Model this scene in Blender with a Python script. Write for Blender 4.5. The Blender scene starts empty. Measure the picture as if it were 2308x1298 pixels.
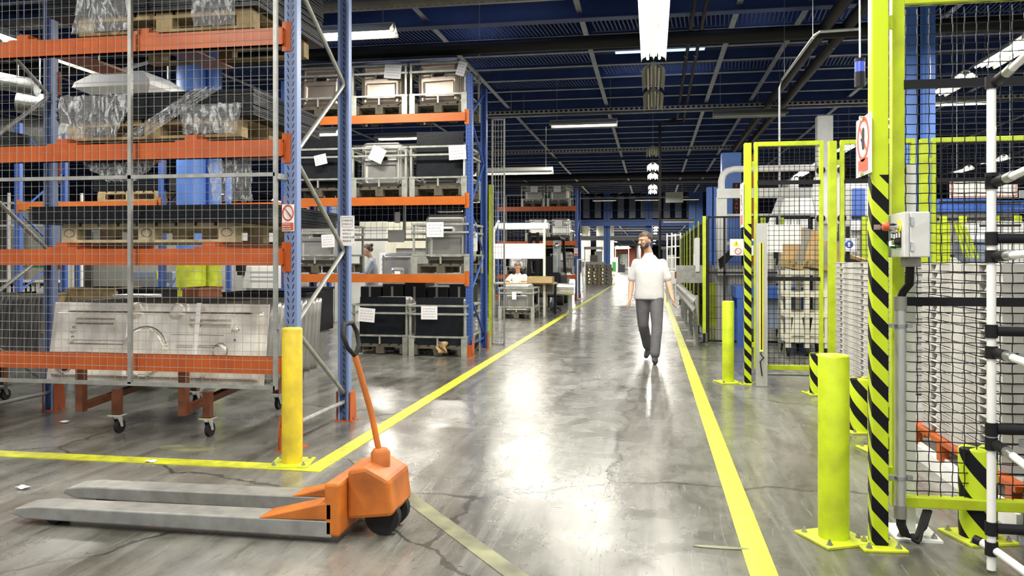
import bpy, bmesh, math, random
from mathutils import Vector, Matrix
random.seed(7)
PI = math.pi
SC = bpy.context.scene
COL = SC.collection

# ---------------------------------------------------------------- camera
YAW = math.atan(316 / 1809.0)          # the aisle runs along +Y; the camera looks 9.9 degrees to its left
CA, SA, FPX, EYE = math.cos(YAW), math.sin(YAW), 1809.0, 1.4
cam_data = bpy.data.cameras.new('camera')
cam_data.sensor_width = 36.0
cam_data.lens = FPX / 2308 * 36.0
cam_data.shift_y = -(649 - 588) / 2308.0
cam_data.clip_end = 600
cam = bpy.data.objects.new('camera', cam_data)
COL.objects.link(cam)
cam.location = (0, 0, EYE)
cam.rotation_euler = (PI / 2, 0, YAW)
SC.camera = cam

# ---------------------------------------------------------------- world, light, exposure
world = bpy.data.worlds.new('hall_daylight')
world.use_nodes = True
world.node_tree.nodes['Background'].inputs[0].default_value = (0.86, 0.92, 1.0, 1)
world.node_tree.nodes['Background'].inputs[1].default_value = 0.65  # added ambient fill, entering through the open end behind the camera
SC.world = world
SC.view_settings.view_transform = 'Standard'
SC.view_settings.look = 'None'
SC.view_settings.gamma = 1
SC.view_settings.use_curve_mapping = False
SC.view_settings.exposure = 0.2
TUBE_E = 9.0       # emission of a lit fluorescent tube
LAMP_W = 110.0     # watts of one lit twin-tube fitting

# ---------------------------------------------------------------- where things stand
def gx(px, Y):
    u = (px - 1154) / FPX
    return (u * Y * CA - Y * SA) / (CA + u * SA)
def gy(px, X):
    u = (px - 1154) / FPX
    return X * (CA + u * SA) / (u * CA - SA)
def gz(py, X, Y):
    return EYE - (py - 588) * (Y * CA - X * SA) / FPX

# ---------------------------------------------------------------- materials
MATS = {}
def mat(name, col, rough=0.5, metal=0.0, var=0.0, vscale=6.0, bump=0.0, bscale=60.0, emit=0.0, emit_col=None, trans=0.0, coat=0.0, alpha=1.0, dirt=None):
    m = bpy.data.materials.new(name)
    m.use_nodes = True
    nt = m.node_tree
    b = nt.nodes['Principled BSDF']
    b.inputs['Base Color'].default_value = (*col, 1)
    b.inputs['Roughness'].default_value = rough
    b.inputs['Metallic'].default_value = metal
    if coat: b.inputs['Coat Weight'].default_value = coat
    if trans: b.inputs['Transmission Weight'].default_value = trans
    if alpha < 1: b.inputs['Alpha'].default_value = alpha
    if emit:
        b.inputs['Emission Color'].default_value = (*(emit_col or col), 1)
        b.inputs['Emission Strength'].default_value = emit
    tc = None
    if var or bump:
        tc = nt.nodes.new('ShaderNodeTexCoord')
    if var:
        n = nt.nodes.new('ShaderNodeTexNoise'); n.inputs['Scale'].default_value = vscale; n.inputs['Detail'].default_value = 6
        nt.links.new(tc.outputs['Object'], n.inputs['Vector'])
        r = nt.nodes.new('ShaderNodeValToRGB')
        d = dirt or tuple(c * (1 - var) for c in col)
        l = tuple(min(1, c * (1 + var * .6)) for c in col)
        r.color_ramp.elements[0].position = .32; r.color_ramp.elements[0].color = (*d, 1)
        r.color_ramp.elements[1].position = .68; r.color_ramp.elements[1].color = (*l, 1)
        nt.links.new(n.outputs['Fac'], r.inputs['Fac'])
        nt.links.new(r.outputs['Color'], b.inputs['Base Color'])
    if bump:
        n = nt.nodes.new('ShaderNodeTexNoise'); n.inputs['Scale'].default_value = bscale
        nt.links.new(tc.outputs['Object'], n.inputs['Vector'])
        bp = nt.nodes.new('ShaderNodeBump'); bp.inputs['Strength'].default_value = bump; bp.inputs['Distance'].default_value = .02
        nt.links.new(n.outputs['Fac'], bp.inputs['Height']); nt.links.new(bp.outputs['Normal'], b.inputs['Normal'])
    MATS[name] = m
    return m

def nd(nt, t, **kw):
    n = nt.nodes.new('ShaderNode' + t)
    for k, v in kw.items():
        if k.startswith('i'): n.inputs[int(k[1:])].default_value = v
        else: setattr(n, k, v)
    return n
def mth(nt, op, a, b=None):
    n = nd(nt, 'Math', operation=op)
    for i, x in enumerate((a, b)):
        if x is None: continue
        if isinstance(x, (int, float)): n.inputs[i].default_value = x
        else: nt.links.new(x, n.inputs[i])
    return n.outputs[0]

LIME = (0.50, 0.63, 0.010)
mat('lime_paint', LIME, .42, 0, .16, 7, .05, 90, dirt=(.40, .48, .015))
mat('lime_dirty', (.50, .58, .015), .5, 0, .3, 5, .15, 40, dirt=(.34, .36, .04))
mat('line_yellow', (.56, .58, .018), .4, 0, .22, 9, 0, dirt=(.36, .37, .035))
mat('bollard_yellow', (.66, .50, .02), .45, 0, .2, 8, .05, 60, dirt=(.48, .36, .03))  # lime bollard colour with the passing vehicle's orange cast painted in
mat('line_faded', (.20, .20, .115), .4, 0, .4, 6, 0, dirt=(.09, .09, .06))
mat('black', (.012, .012, .014), .5)
mat('black_wire', (.01, .01, .012), .4)
mat('black_rubber', (.02, .02, .02), .7)
mat('black_sheet', (.012, .014, .018), .38, 0, .3, 8, .1, 30)
mat('rack_orange', (.45, .090, .012), .42, 0, .12, 5, .03, 40, dirt=(.37, .068, .010))
mat('rack_orange_bright', (.54, .13, .015), .4, 0, .12, 5)
mat('jack_orange', (.50, .14, .015), .5, 0, .35, 5, dirt=(.30, .08, .012))
mat('brown_paint', (.17, .05, .018), .5, 0, .25, 8)
mat('blue_paint', (.03, .085, .33), .4, 0, .12, 6)
mat('blue_light', (.10, .22, .62), .38, 0, .1, 5)
mat('galv', (.42, .43, .42), .38, .85, .2, 14)
mat('galv_dull', (.36, .36, .34), .5, .6, .2, 12)
mat('wire_grey', (.30, .29, .26), .5, .4)
mat('cage_grey', (.42, .43, .38), .45, .45, .25, 10)
mat('steel_bright', (.72, .71, .68), .28, .9, .12, 5)
mat('steel_brown', (.42, .35, .29), .36, .75, .15, 4)
mat('steel_grey', (.36, .35, .33), .36, .75, .15, 4)
mat('duct_grey', (.24, .25, .28), .4, .3)
mat('steel_dark', (.13, .13, .13), .45, .5, .2, 5)
mat('steel_pressed', (.86, .82, .74), .34, .4, .2, 3.5, dirt=(.46, .42, .37))
mat('chrome', (.7, .7, .7), .15, 1)
mat('alu', (.56, .56, .53), .4, .6, .06, 10)
mat('white_paint', (.78, .78, .76), .4, 0, .05, 5)
mat('white_tube', (.84, .83, .82), .3, 0, .03, 20, coat=.3)
mat('white_cloth', (.80, .79, .78), .85, 0, .06, 6, .1, 20)
mat('cream', (.66, .64, .52), .5, 0, .08, 4)
mat('sign_white', (.82, .80, .80), .4)
mat('paper', (.80, .78, .80), .7)
mat('ink', (.10, .09, .11), .7)
mat('ink_grey', (.35, .33, .36), .7)
mat('sign_red', (.55, .08, .02), .45)
mat('sign_blue', (.03, .09, .45), .45)
mat('sign_yellow', (.85, .75, .02), .45)
mat('box_grey', (.62, .62, .60), .42, 0, .04, 8)
mat('pallet_grey', (.44, .43, .41), .6, 0, .15, 5, dirt=(.33, .32, .30))
mat('wood', (.34, .25, .12), .75, 0, .35, 9, .2, 40)
mat('wood_pale', (.46, .39, .24), .75, 0, .3, 9, .2, 40)
mat('wood_dark', (.10, .085, .06), .8, 0, .35, 9, .2, 40)
mat('card', (.42, .28, .13), .8, 0, .15, 5)
mat('ceiling_blue', (.009, .022, .085), .6, 0, .3, 3)
mat('purlin_blue', (.020, .048, .17), .5, 0, .2, 3)
mat('flange', (.34, .36, .42), .45, .2, .2, 6)
mat('pipe_black', (.014, .013, .013), .5)
mat('pipe_grey', (.13, .12, .10), .5, 0, .2, 6)
mat('wall_grey', (.30, .31, .32), .8, 0, .2, 1.5)
mat('wall_white', (.62, .62, .58), .7, 0, .1, 2)
mat('red_wall', (.50, .10, .04), .6, 0, .1, 2)
mat('robot_yellow', (.75, .42, .01), .4)
mat('skin', (.52, .30, .20), .55, 0, .1, 8)
mat('hair', (.05, .03, .018), .6, 0, .3, 30)
mat('shirt_white', (.60, .59, .60), .85, 0, .05, 8, .2, 14)
mat('shirt_grey', (.28, .30, .36), .85, 0, .1, 8)
mat('trousers', (.10, .095, .105), .85, 0, .2, 9, .3, 14)
mat('shoe', (.03, .03, .032), .5)
mat('green', (.03, .2, .05), .6)
mat('leaf', (.03, .07, .02), .6)
mat('blue_plastic', (.05, .14, .42), .4)
mat('grey_blue', (.20, .24, .32), .5)
mat('tube_lit', (1, .98, .92), .5, emit=TUBE_E)
mat('tube_warm', (1, .96, .72), .5, emit=TUBE_E)
mat('tube_off', (.55, .53, .45), .4)
mat('reflector', (.62, .61, .54), .35, .3)
mat('reflector_dull', (.36, .35, .28), .45, .3)
mat('lamp_red', (1, .15, .05), .4, emit=4)
mat('lamp_green', (.2, 1, .4), .4, emit=4)
mat('lamp_amber', (1, .5, .05), .4, emit=3)
mat('lamp_blue', (.05, .1, .7), .3)
mat('sky_window', (.45, .6, 1), .5, emit=1.6)
mat('glass', (.8, .88, .9), .05, 0, alpha=.25)

def stripes(name, kind):
    """black and lime hazard tape: round a square post (kind 'post') or a round bollard (kind 'round'), above the plain top for the post"""
    m = mat(name, LIME, .42)
    nt = m.node_tree; b = nt.nodes['Principled BSDF']
    tc = nd(nt, 'TexCoord'); sp = nd(nt, 'SeparateXYZ')
    nt.links.new(tc.outputs['Object'], sp.inputs[0])
    X, Y, Z = sp.outputs
    if kind == 'round':
        s = mth(nt, 'MULTIPLY', mth(nt, 'ARCTAN2', Y, X), .105)
        t = mth(nt, 'ADD', Z, mth(nt, 'MULTIPLY', s, .95)); per, duty = .22, .46
    else:
        t = mth(nt, 'ADD', Z, mth(nt, 'MULTIPLY', mth(nt, 'SUBTRACT', X, Y), 1.1)); per, duty = .152, .5
    fr = mth(nt, 'FRACT', mth(nt, 'DIVIDE', mth(nt, 'ADD', t, 10), per))
    k = mth(nt, 'LESS_THAN', fr, duty)
    if kind == 'post':
        k = mth(nt, 'MULTIPLY', k, mth(nt, 'LESS_THAN', Z, 1.82))
    mx = nd(nt, 'Mix', data_type='RGBA')
    nt.links.new(k, mx.inputs[0]); mx.inputs[6].default_value = (*LIME, 1); mx.inputs[7].default_value = (.01, .01, .012, 1)
    nt.links.new(mx.outputs[2], b.inputs['Base Color'])
    sv = nd(nt, 'MapRange'); nt.links.new(k, sv.inputs[0]); sv.inputs[3].default_value = .5; sv.inputs[4].default_value = .1; nt.links.new(sv.outputs[0], b.inputs['Specular IOR Level'])
stripes('stripe_post', 'post'); stripes('stripe_round', 'round')

def upright_mat(name, col, hole):
    """painted rack upright with two rows of slanted punched slots on its wide face"""
    m = mat(name, col, .4)
    nt = m.node_tree; b = nt.nodes['Principled BSDF']
    tc = nd(nt, 'TexCoord'); sp = nd(nt, 'SeparateXYZ'); nt.links.new(tc.outputs['Object'], sp.inputs[0])
    X, Y, Z = sp.outputs
    ax = mth(nt, 'ABSOLUTE', X)
    f = mth(nt, 'FRACT', mth(nt, 'DIVIDE', mth(nt, 'ADD', Z, 1), .052))
    f = mth(nt, 'SUBTRACT', f, .5)
    dx = mth(nt, 'ABSOLUTE', mth(nt, 'SUBTRACT', mth(nt, 'SUBTRACT', ax, .02), mth(nt, 'MULTIPLY', f, .016)))
    k = mth(nt, 'MULTIPLY', mth(nt, 'LESS_THAN', dx, .0045), mth(nt, 'LESS_THAN', mth(nt, 'ABSOLUTE', f), .32))
    mx = nd(nt, 'Mix', data_type='RGBA'); nt.links.new(k, mx.inputs[0])
    mx.inputs[6].default_value = (*col, 1); mx.inputs[7].default_value = (*hole, 1)
    nt.links.new(mx.outputs[2], b.inputs['Base Color'])
upright_mat('upright_near', (.16, .22, .40), (.015, .015, .03))
upright_mat('upright_blue', (.045, .10, .34), (.012, .014, .03))

def slot_mat():
    """perforated galvanised cable rail"""
    m = mat('perforated', (.36, .35, .32), .45, .5)
    nt = m.node_tree; b = nt.nodes['Principled BSDF']
    tc = nd(nt, 'TexCoord'); sp = nd(nt, 'SeparateXYZ'); nt.links.new(tc.outputs['Object'], sp.inputs[0])
    f = mth(nt, 'FRACT', mth(nt, 'DIVIDE', mth(nt, 'ADD', sp.outputs[0], 50), .11))
    k = mth(nt, 'LESS_THAN', mth(nt, 'ABSOLUTE', mth(nt, 'SUBTRACT', f, .5)), .3)
    k = mth(nt, 'MULTIPLY', k, mth(nt, 'LESS_THAN', mth(nt, 'ABSOLUTE', sp.outputs[2]), .022))
    mx = nd(nt, 'Mix', data_type='RGBA'); nt.links.new(k, mx.inputs[0])
    mx.inputs[6].default_value = (.40, .39, .36, 1); mx.inputs[7].default_value = (.02, .02, .03, 1)
    nt.links.new(mx.outputs[2], b.inputs['Base Color'])
slot_mat()

def floor_mat():
    m = mat('concrete', (.3, .3, .27), .3)
    nt = m.node_tree; b = nt.nodes['Principled BSDF']; L = nt.links.new
    tc = nd(nt, 'TexCoord')
    def noise(scale, detail, rough, dist=0, stretch=None, rot=0):
        n = nd(nt, 'TexNoise'); n.inputs['Scale'].default_value = scale; n.inputs['Detail'].default_value = detail
        n.inputs['Roughness'].default_value = rough; n.inputs['Distortion'].default_value = dist
        src = tc.outputs['Object']
        if stretch:
            mp = nd(nt, 'Mapping'); mp.inputs['Scale'].default_value = stretch; mp.inputs['Rotation'].default_value = (0, 0, rot)
            L(src, mp.inputs[0]); src = mp.outputs[0]
        L(src, n.inputs['Vector']); return n.outputs['Fac']
    def ramp(f, *st):
        r = nd(nt, 'ValToRGB'); e = r.color_ramp.elements
        e[0].position, e[0].color = st[0][0], (*st[0][1], 1)
        e[1].position, e[1].color = st[-1][0], (*st[-1][1], 1)
        for p, c in st[1:-1]:
            q = e.new(p); q.color = (*c, 1)
        L(f, r.inputs['Fac']); return r.outputs['Color']
    def mix(mode, fac, a, bb):
        x = nd(nt, 'Mix', data_type='RGBA', blend_type=mode)
        if isinstance(fac, float): x.inputs[0].default_value = fac
        else: L(fac, x.inputs[0])
        L(a, x.inputs[6]); L(bb, x.inputs[7]); return x.outputs[2]
    big = ramp(noise(1.0, 9, .62, .8, (1.0, .38, 1), .12), (.3, (.055, .053, .044)), (.5, (.118, .115, .10)), (.7, (.22, .215, .20)))
    fine = ramp(noise(9, 10, .7, .3, (1, .55, 1), .1), (.3, (.5, .5, .47)), (.62, (1.1, 1.1, 1.08)))
    c = mix('MULTIPLY', .8, big, fine)
    # tyre sweeps: long curved streaks down the aisle
    sw = ramp(noise(1.0, 5, .6, 1.4, (2.6, .26, 1), .35), (.46, (0, 0, 0)), (.62, (1, 1, 1)))
    lightc = nd(nt, 'RGB'); lightc.outputs[0].default_value = (.30, .295, .275, 1)
    x = nd(nt, 'Mix', data_type='RGBA'); L(mth(nt, 'MULTIPLY', sw, .42), x.inputs[0]); L(c, x.inputs[6]); L(lightc.outputs[0], x.inputs[7]); c = x.outputs[2]
    # scratches
    sc1 = ramp(noise(3.2, 3, .5, 2.2, (9, .5, 1), .9), (.62, (0, 0, 0)), (.70, (1, 1, 1)))
    sc2 = ramp(noise(3.0, 3, .5, 2.0, (8, .5, 1), -.5), (.63, (0, 0, 0)), (.70, (1, 1, 1)))
    dk = nd(nt, 'RGB'); dk.outputs[0].default_value = (.03, .028, .022, 1)
    x = nd(nt, 'Mix', data_type='RGBA'); L(mth(nt, 'MULTIPLY', sc1, .5), x.inputs[0]); L(c, x.inputs[6]); L(dk.outputs[0], x.inputs[7]); c = x.outputs[2]
    x = nd(nt, 'Mix', data_type='RGBA'); L(mth(nt, 'MULTIPLY', sc2, .35), x.inputs[0]); L(c, x.inputs[6]); L(lightc.outputs[0], x.inputs[7]); c = x.outputs[2]
    # cracks
    vo = nd(nt, 'TexVoronoi', feature='DISTANCE_TO_EDGE'); vo.inputs['Scale'].default_value = .33
    wn = nd(nt, 'TexNoise'); wn.inputs['Scale'].default_value = 2.5; wn.inputs['Detail'].default_value = 6; L(tc.outputs['Object'], wn.inputs['Vector'])
    va = nd(nt, 'VectorMath', operation='ADD'); L(tc.outputs['Object'], va.inputs[0])
    vs = nd(nt, 'VectorMath', operation='SCALE'); L(wn.outputs['Color'], vs.inputs[0]); vs.inputs['Scale'].default_value = .35
    L(vs.outputs[0], va.inputs[1]); L(va.outputs[0], vo.inputs['Vector'])
    ck = mth(nt, 'LESS_THAN', vo.outputs['Distance'], .004)
    x = nd(nt, 'Mix', data_type='RGBA'); L(mth(nt, 'MULTIPLY', ck, .7), x.inputs[0]); L(c, x.inputs[6]); x.inputs[7].default_value = (.018, .016, .013, 1); c = x.outputs[2]
    L(c, b.inputs['Base Color'])
    rr = nd(nt, 'MapRange'); L(noise(2.2, 8, .65, .6), rr.inputs[0]); rr.inputs[1].default_value = .3; rr.inputs[2].default_value = .7; rr.inputs[3].default_value = .14; rr.inputs[4].default_value = .40
    L(rr.outputs[0], b.inputs['Roughness'])
    b.inputs['Coat Weight'].default_value = .5; b.inputs['Coat Roughness'].default_value = .2
    bp = nd(nt, 'Bump'); bp.inputs['Strength'].default_value = .07; bp.inputs['Distance'].default_value = .02
    L(noise(3.5, 8, .6, .4, (1, .5, 1), .1), bp.inputs['Height']); L(bp.outputs[0], b.inputs['Normal'])
for _n in ('black', 'black_sheet', 'black_wire', 'black_rubber', 'pipe_black', 'shoe'): MATS[_n].node_tree.nodes['Principled BSDF'].inputs['Specular IOR Level'].default_value = .22
floor_mat()
def film_mat():
    m = bpy.data.materials.new('film'); m.use_nodes = True; nt = m.node_tree; L = nt.links.new
    for n in list(nt.nodes): nt.nodes.remove(n)
    out = nd(nt, 'OutputMaterial'); tr = nd(nt, 'BsdfTransparent'); gl = nd(nt, 'BsdfPrincipled'); mx = nd(nt, 'MixShader')
    gl.inputs['Base Color'].default_value = (.75, .77, .8, 1); gl.inputs['Roughness'].default_value = .12
    tc = nd(nt, 'TexCoord'); mp = nd(nt, 'Mapping'); mp.inputs['Scale'].default_value = (13, 5, 4.5); L(tc.outputs['Object'], mp.inputs[0])
    n = nd(nt, 'TexNoise'); n.inputs['Scale'].default_value = 1.6; n.inputs['Detail'].default_value = 5; n.inputs['Distortion'].default_value = 1.5; L(mp.outputs[0], n.inputs['Vector'])
    r = nd(nt, 'ValToRGB'); r.color_ramp.elements[0].position = .50; r.color_ramp.elements[0].color = (.10, .10, .10, 1); r.color_ramp.elements[1].position = .66; r.color_ramp.elements[1].color = (.7, .7, .7, 1)
    L(n.outputs['Fac'], r.inputs['Fac']); L(r.outputs['Color'], mx.inputs[0])
    bp = nd(nt, 'Bump'); bp.inputs['Strength'].default_value = 1; bp.inputs['Distance'].default_value = .05; L(n.outputs['Fac'], bp.inputs['Height']); L(bp.outputs[0], gl.inputs['Normal'])
    L(tr.outputs[0], mx.inputs[1]); L(gl.outputs[0], mx.inputs[2]); L(mx.outputs[0], out.inputs[0])
    MATS['film'] = m
film_mat()
M = MATS

# ---------------------------------------------------------------- mesh helpers
class MB:
    def __init__(self): self.v, self.f, self.mi, self.m = [], [], [], 0
    def add(self, vs, fs):
        o = len(self.v); self.v += [tuple(p) for p in vs]
        for f in fs: self.f.append(tuple(i + o for i in f)); self.mi.append(self.m)
        return self
    def box(self, c, s, rz=0, R=None):
        hx, hy, hz = s[0] / 2, s[1] / 2, s[2] / 2
        vs = [Vector((x * hx, y * hy, z * hz)) for x in (-1, 1) for y in (-1, 1) for z in (-1, 1)]
        if rz: R = Matrix.Rotation(rz, 3, 'Z')
        if R is not None: vs = [R @ p for p in vs]
        c = Vector(c)
        return self.add([p + c for p in vs], [(0, 1, 3, 2), (4, 6, 7, 5), (0, 4, 5, 1), (2, 3, 7, 6), (0, 2, 6, 4), (1, 5, 7, 3)])
    def span(self, a, b):
        return self.box([(p + q) / 2 for p, q in zip(a, b)], [abs(q - p) for p, q in zip(a, b)])
    def bar(self, p0, p1, w, h, up=(0, 0, 1)):
        p0, p1 = Vector(p0), Vector(p1); d = p1 - p0; z = d.normalized(); u = Vector(up)
        if abs(z.dot(u)) > .98: u = Vector((0, 1, 0))
        x = z.cross(u).normalized(); y = x.cross(z)
        R = Matrix((x, y, z)).transposed()
        return self.box((p0 + p1) / 2, (w, h, d.length), R=R)
    def tube(self, pts, r, n=8, cap=True):
        pts = [Vector(p) for p in pts]; k = len(pts); rs = r if isinstance(r, (list, tuple)) else [r] * k
        vs, fs = [], []; ref = None
        for i, p in enumerate(pts):
            d = (pts[min(i + 1, k - 1)] - pts[max(i - 1, 0)]).normalized()
            if ref is None:
                ref = Vector((0, 0, 1)) if abs(d.z) < .9 else Vector((1, 0, 0))
            x = (ref - d * ref.dot(d)).normalized(); y = d.cross(x); ref = x
            for j in range(n):
                t = 2 * PI * j / n
                vs.append(p + (x * math.cos(t) + y * math.sin(t)) * rs[i])
        for i in range(k - 1):
            for j in range(n):
                a, b = i * n + j, i * n + (j + 1) % n
                fs.append((a, b, b + n, a + n))
        if cap: fs += [tuple(range(n - 1, -1, -1)), tuple(range((k - 1) * n, k * n))]
        return self.add(vs, fs)
    def cyl(self, p0, p1, r, n=16): return self.tube([p0, p1], r, n)
    def lathe(self, prof, c=(0, 0, 0), n=24):
        vs, fs = [], []; c = Vector(c); k = len(prof)
        for r, z in prof:
            for j in range(n):
                t = 2 * PI * j / n; vs.append(c + Vector((r * math.cos(t), r * math.sin(t), z)))
        for i in range(k - 1):
            for j in range(n):
                a, b = i * n + j, i * n + (j + 1) % n
                fs.append((a, b, b + n, a + n))
        fs += [tuple(range(n - 1, -1, -1)), tuple(range((k - 1) * n, k * n))]
        return self.add(vs, fs)
    def prism(self, poly, a, b, axis='x'):
        """extrude a 2-D outline from a to b along an axis; outline is (y,z), (x,z) or (x,y)"""
        n = len(poly)
        P = {'x': lambda p, t: (t, p[0], p[1]), 'y': lambda p, t: (p[0], t, p[1]), 'z': lambda p, t: (p[0], p[1], t)}[axis]
        vs = [P(p, a) for p in poly] + [P(p, b) for p in poly]
        fs = [tuple(range(n)), tuple(range(2 * n - 1, n - 1, -1))] + [(i, i + n, (i + 1) % n + n, (i + 1) % n) for i in range(n)]
        return self.add(vs, fs)
    def ball(self, c, r, n=12, m=8, s=(1, 1, 1)):
        prof = []
        vs, fs = [], []; c = Vector(c)
        for i in range(m + 1):
            t = PI * i / m
            for j in range(n):
                u = 2 * PI * j / n
                vs.append(c + Vector((s[0] * r * math.sin(t) * math.cos(u), s[1] * r * math.sin(t) * math.sin(u), -s[2] * r * math.cos(t))))
        for i in range(m):
            for j in range(n):
                a, b = i * n + j, i * n + (j + 1) % n
                fs.append((a, b, b + n, a + n))
        return self.add(vs, fs)
    def grid(self, nx, ny, fn):
        vs = [fn(i / nx, j / ny) for j in range(ny + 1) for i in range(nx + 1)]
        fs = [(j * (nx + 1) + i, j * (nx + 1) + i + 1, (j + 1) * (nx + 1) + i + 1, (j + 1) * (nx + 1) + i) for j in range(ny) for i in range(nx)]
        return self.add(vs, fs)
    def build(self, name, mats, parent=None, loc=None, rz=0, smooth=False, bevel=0):
        me = bpy.data.meshes.new(name)
        me.from_pydata(self.v, [], self.f)
        ms = mats if isinstance(mats, (list, tuple)) else [mats]
        for m in ms: me.materials.append(M[m] if isinstance(m, str) else m)
        if len(ms) > 1: me.polygons.foreach_set('material_index', self.mi)
        bm = bmesh.new(); bm.from_mesh(me); bmesh.ops.recalc_face_normals(bm, faces=bm.faces); bm.to_mesh(me); bm.free()
        if smooth: me.shade_smooth() if smooth is True else me.set_sharp_from_angle(angle=math.radians(smooth))
        o = bpy.data.objects.new(name, me); COL.objects.link(o)
        if smooth and smooth is not True: me.polygons.foreach_set('use_smooth', [True] * len(me.polygons))
        if parent is not None: o.parent = parent
        if loc is not None: o.location = loc
        if rz: o.rotation_euler.z = rz
        if bevel:
            b = o.modifiers.new('bevel', 'BEVEL'); b.width = bevel; b.segments = 2; b.limit_method = 'ANGLE'
        return o

def tag(o, label, cat, group=None, kind=None):
    o['label'] = label; o['category'] = cat
    if group: o['group'] = group
    if kind: o['kind'] = kind
    return o
def thing(name, label, cat, loc=(0, 0, 0), rz=0, group=None):
    o = bpy.data.objects.new(name, None); COL.objects.link(o)
    o.empty_display_size = .1
    o.location = loc; o.rotation_euler = (0, 0, rz)
    return tag(o, label, cat, group)
def struct(name, mb, m, parent=None, **kw):
    o = mb.build(name, m, parent, **kw)
    if parent is None: o['kind'] = 'structure'
    return o
def dup(root, loc, rz=0, label=None, group=None):
    r = root.copy(); COL.objects.link(r); r.location = loc; r.rotation_euler = (root.rotation_euler[0], root.rotation_euler[1], rz)
    if label: r['label'] = label
    if group: r['group'] = group
    for ch in list(root.children):
        c = ch.copy(); COL.objects.link(c); c.parent = r
        for g in list(ch.children):
            d = g.copy(); COL.objects.link(d); d.parent = c
    return r
def text(name, s, size, loc, rot, m, parent=None, extrude=.0008, align='CENTER', sx=1.0):
    cu = bpy.data.curves.new(name, 'FONT'); cu.body = s; cu.size = size; cu.align_x = align; cu.align_y = 'CENTER'; cu.extrude = extrude; cu.resolution_u = 3
    t = bpy.data.objects.new(name, cu); COL.objects.link(t)
    bpy.context.view_layer.update()
    me = bpy.data.meshes.new_from_object(t.evaluated_get(bpy.context.evaluated_depsgraph_get()))
    bpy.data.objects.remove(t); bpy.data.curves.remove(cu)
    o = bpy.data.objects.new(name, me); COL.objects.link(o); me.materials.clear(); me.materials.append(M[m])
    o.location = loc; o.rotation_euler = rot; o.scale = (sx, 1, 1)
    if parent is not None: o.parent = parent
    return o
FACE = (PI / 2, 0, 0)        # text that faces the camera side (-Y)
LEFTF = (PI / 2, 0, -PI / 2)  # text that faces -X
# ================================================================ the hall
fl = MB(); fl.add([(-45, -6, 0), (40, -6, 0), (40, 216, 0), (-45, 216, 0)], [(0, 1, 2, 3)])
struct('floor', fl, 'concrete')
CZ = 5.75
ce = MB(); ce.span((-45, -6, CZ), (40, 47, CZ + .1))
ceiling = struct('ceiling', ce, 'ceiling_blue')
for i in range(43):                                                    # purlins across the hall
    y = 1.0 + i * 1.08
    deep = .36 if i % 5 == 2 else .2
    mb = MB(); mb.span((-40, y - .012, 5.32), (34, y + .012, 5.32 + deep)); mb.build('purlin', 'purlin_blue', ceiling)
    mb = MB(); mb.span((-40, y - .04, 5.305), (34, y + .04, 5.32)); mb.build('purlin_flange', 'flange', ceiling)
for x in (-22, -17, -12.4, -8.8, -6.1, -3.6, -1.12, 1.3, 2.35, 4.6, 7.2, 9.8, 13, 18, 24):       # joists along the hall, above the purlins
    mb = MB(); mb.span((x - .045, 0, 5.285), (x + .045, 46.5, 5.303)); mb.build('joist', 'flange', ceiling)
for y in (7.2, 12.6, 20.2, 30.4, 40.6):                                # deep main girders
    mb = MB(); mb.span((-40, y - .1, 5.18), (34, y + .1, 5.2)); mb.span((-40, y - .012, 5.2), (34, y + .012, 5.74)); mb.build('girder', 'purlin_blue', ceiling)
# open mesh walkway decking under the roof, with the bright roof windows showing through
k = 0
for (x0, x1, y0, y1) in ((-9.5, -3.7, 6.3, 7.0), (-8.7, -3.7, 8.7, 9.4), (-8, -1.2, 11.0, 11.8), (-1.0, 3.8, 9.0, 10.0), (-8, -1.2, 13.2, 14.0), (-1.0, 4.5, 12.9, 13.8), (-9, -1.2, 15.0, 15.9), (-9, -1.2, 17.2, 18.0), (-1, 4, 16.2, 17.0), (4.8, 9, 8, 9.2), (4.8, 10, 13, 14)):
    mb = MB(); n = int((x1 - x0) / .07)
    for i in range(n):
        x = x0 + (x1 - x0) * i / n
        mb.bar((x, y0, 5.34), (x + .07, y1, 5.34), .02, .012)
    mb.span((x0, y0 - .01, 5.325), (x1, y0 + .01, 5.355)); mb.span((x0, y1 - .01, 5.325), (x1, y1 + .01, 5.355))
    g = mb.build('grating', 'purlin_blue', ceiling)
for i, (x, y, w) in enumerate(((-6.6, 6.6, .8), (-5.0, 6.6, .6), (-8.3, 9.0, 1.0), (-5.3, 9.0, 1.4), (-3.2, 11.4, .8), (-2.1, 11.4, 1.0), (-4.4, 11.4, .5), (.9, 11.4, .5), (-.3, 16.6, .9), (.6, 16.6, .9), (-3.0, 13.6, .7), (-6.5, 13.6, 1.2), (2.1, 9.5, .25), (2.7, 9.5, .3), (1.8, 13.3, .5), (3.5, 13.3, .5), (-4.2, 15.4, .8), (6.2, 8.6, .9), (7.6, 13.5, 1.2))):
    mb = MB(); mb.span((x - w / 2, y - .28, 5.70), (x + w / 2, y + .28, 5.74)); struct('window_%d' % (i + 1), mb, 'sky_window')
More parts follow.
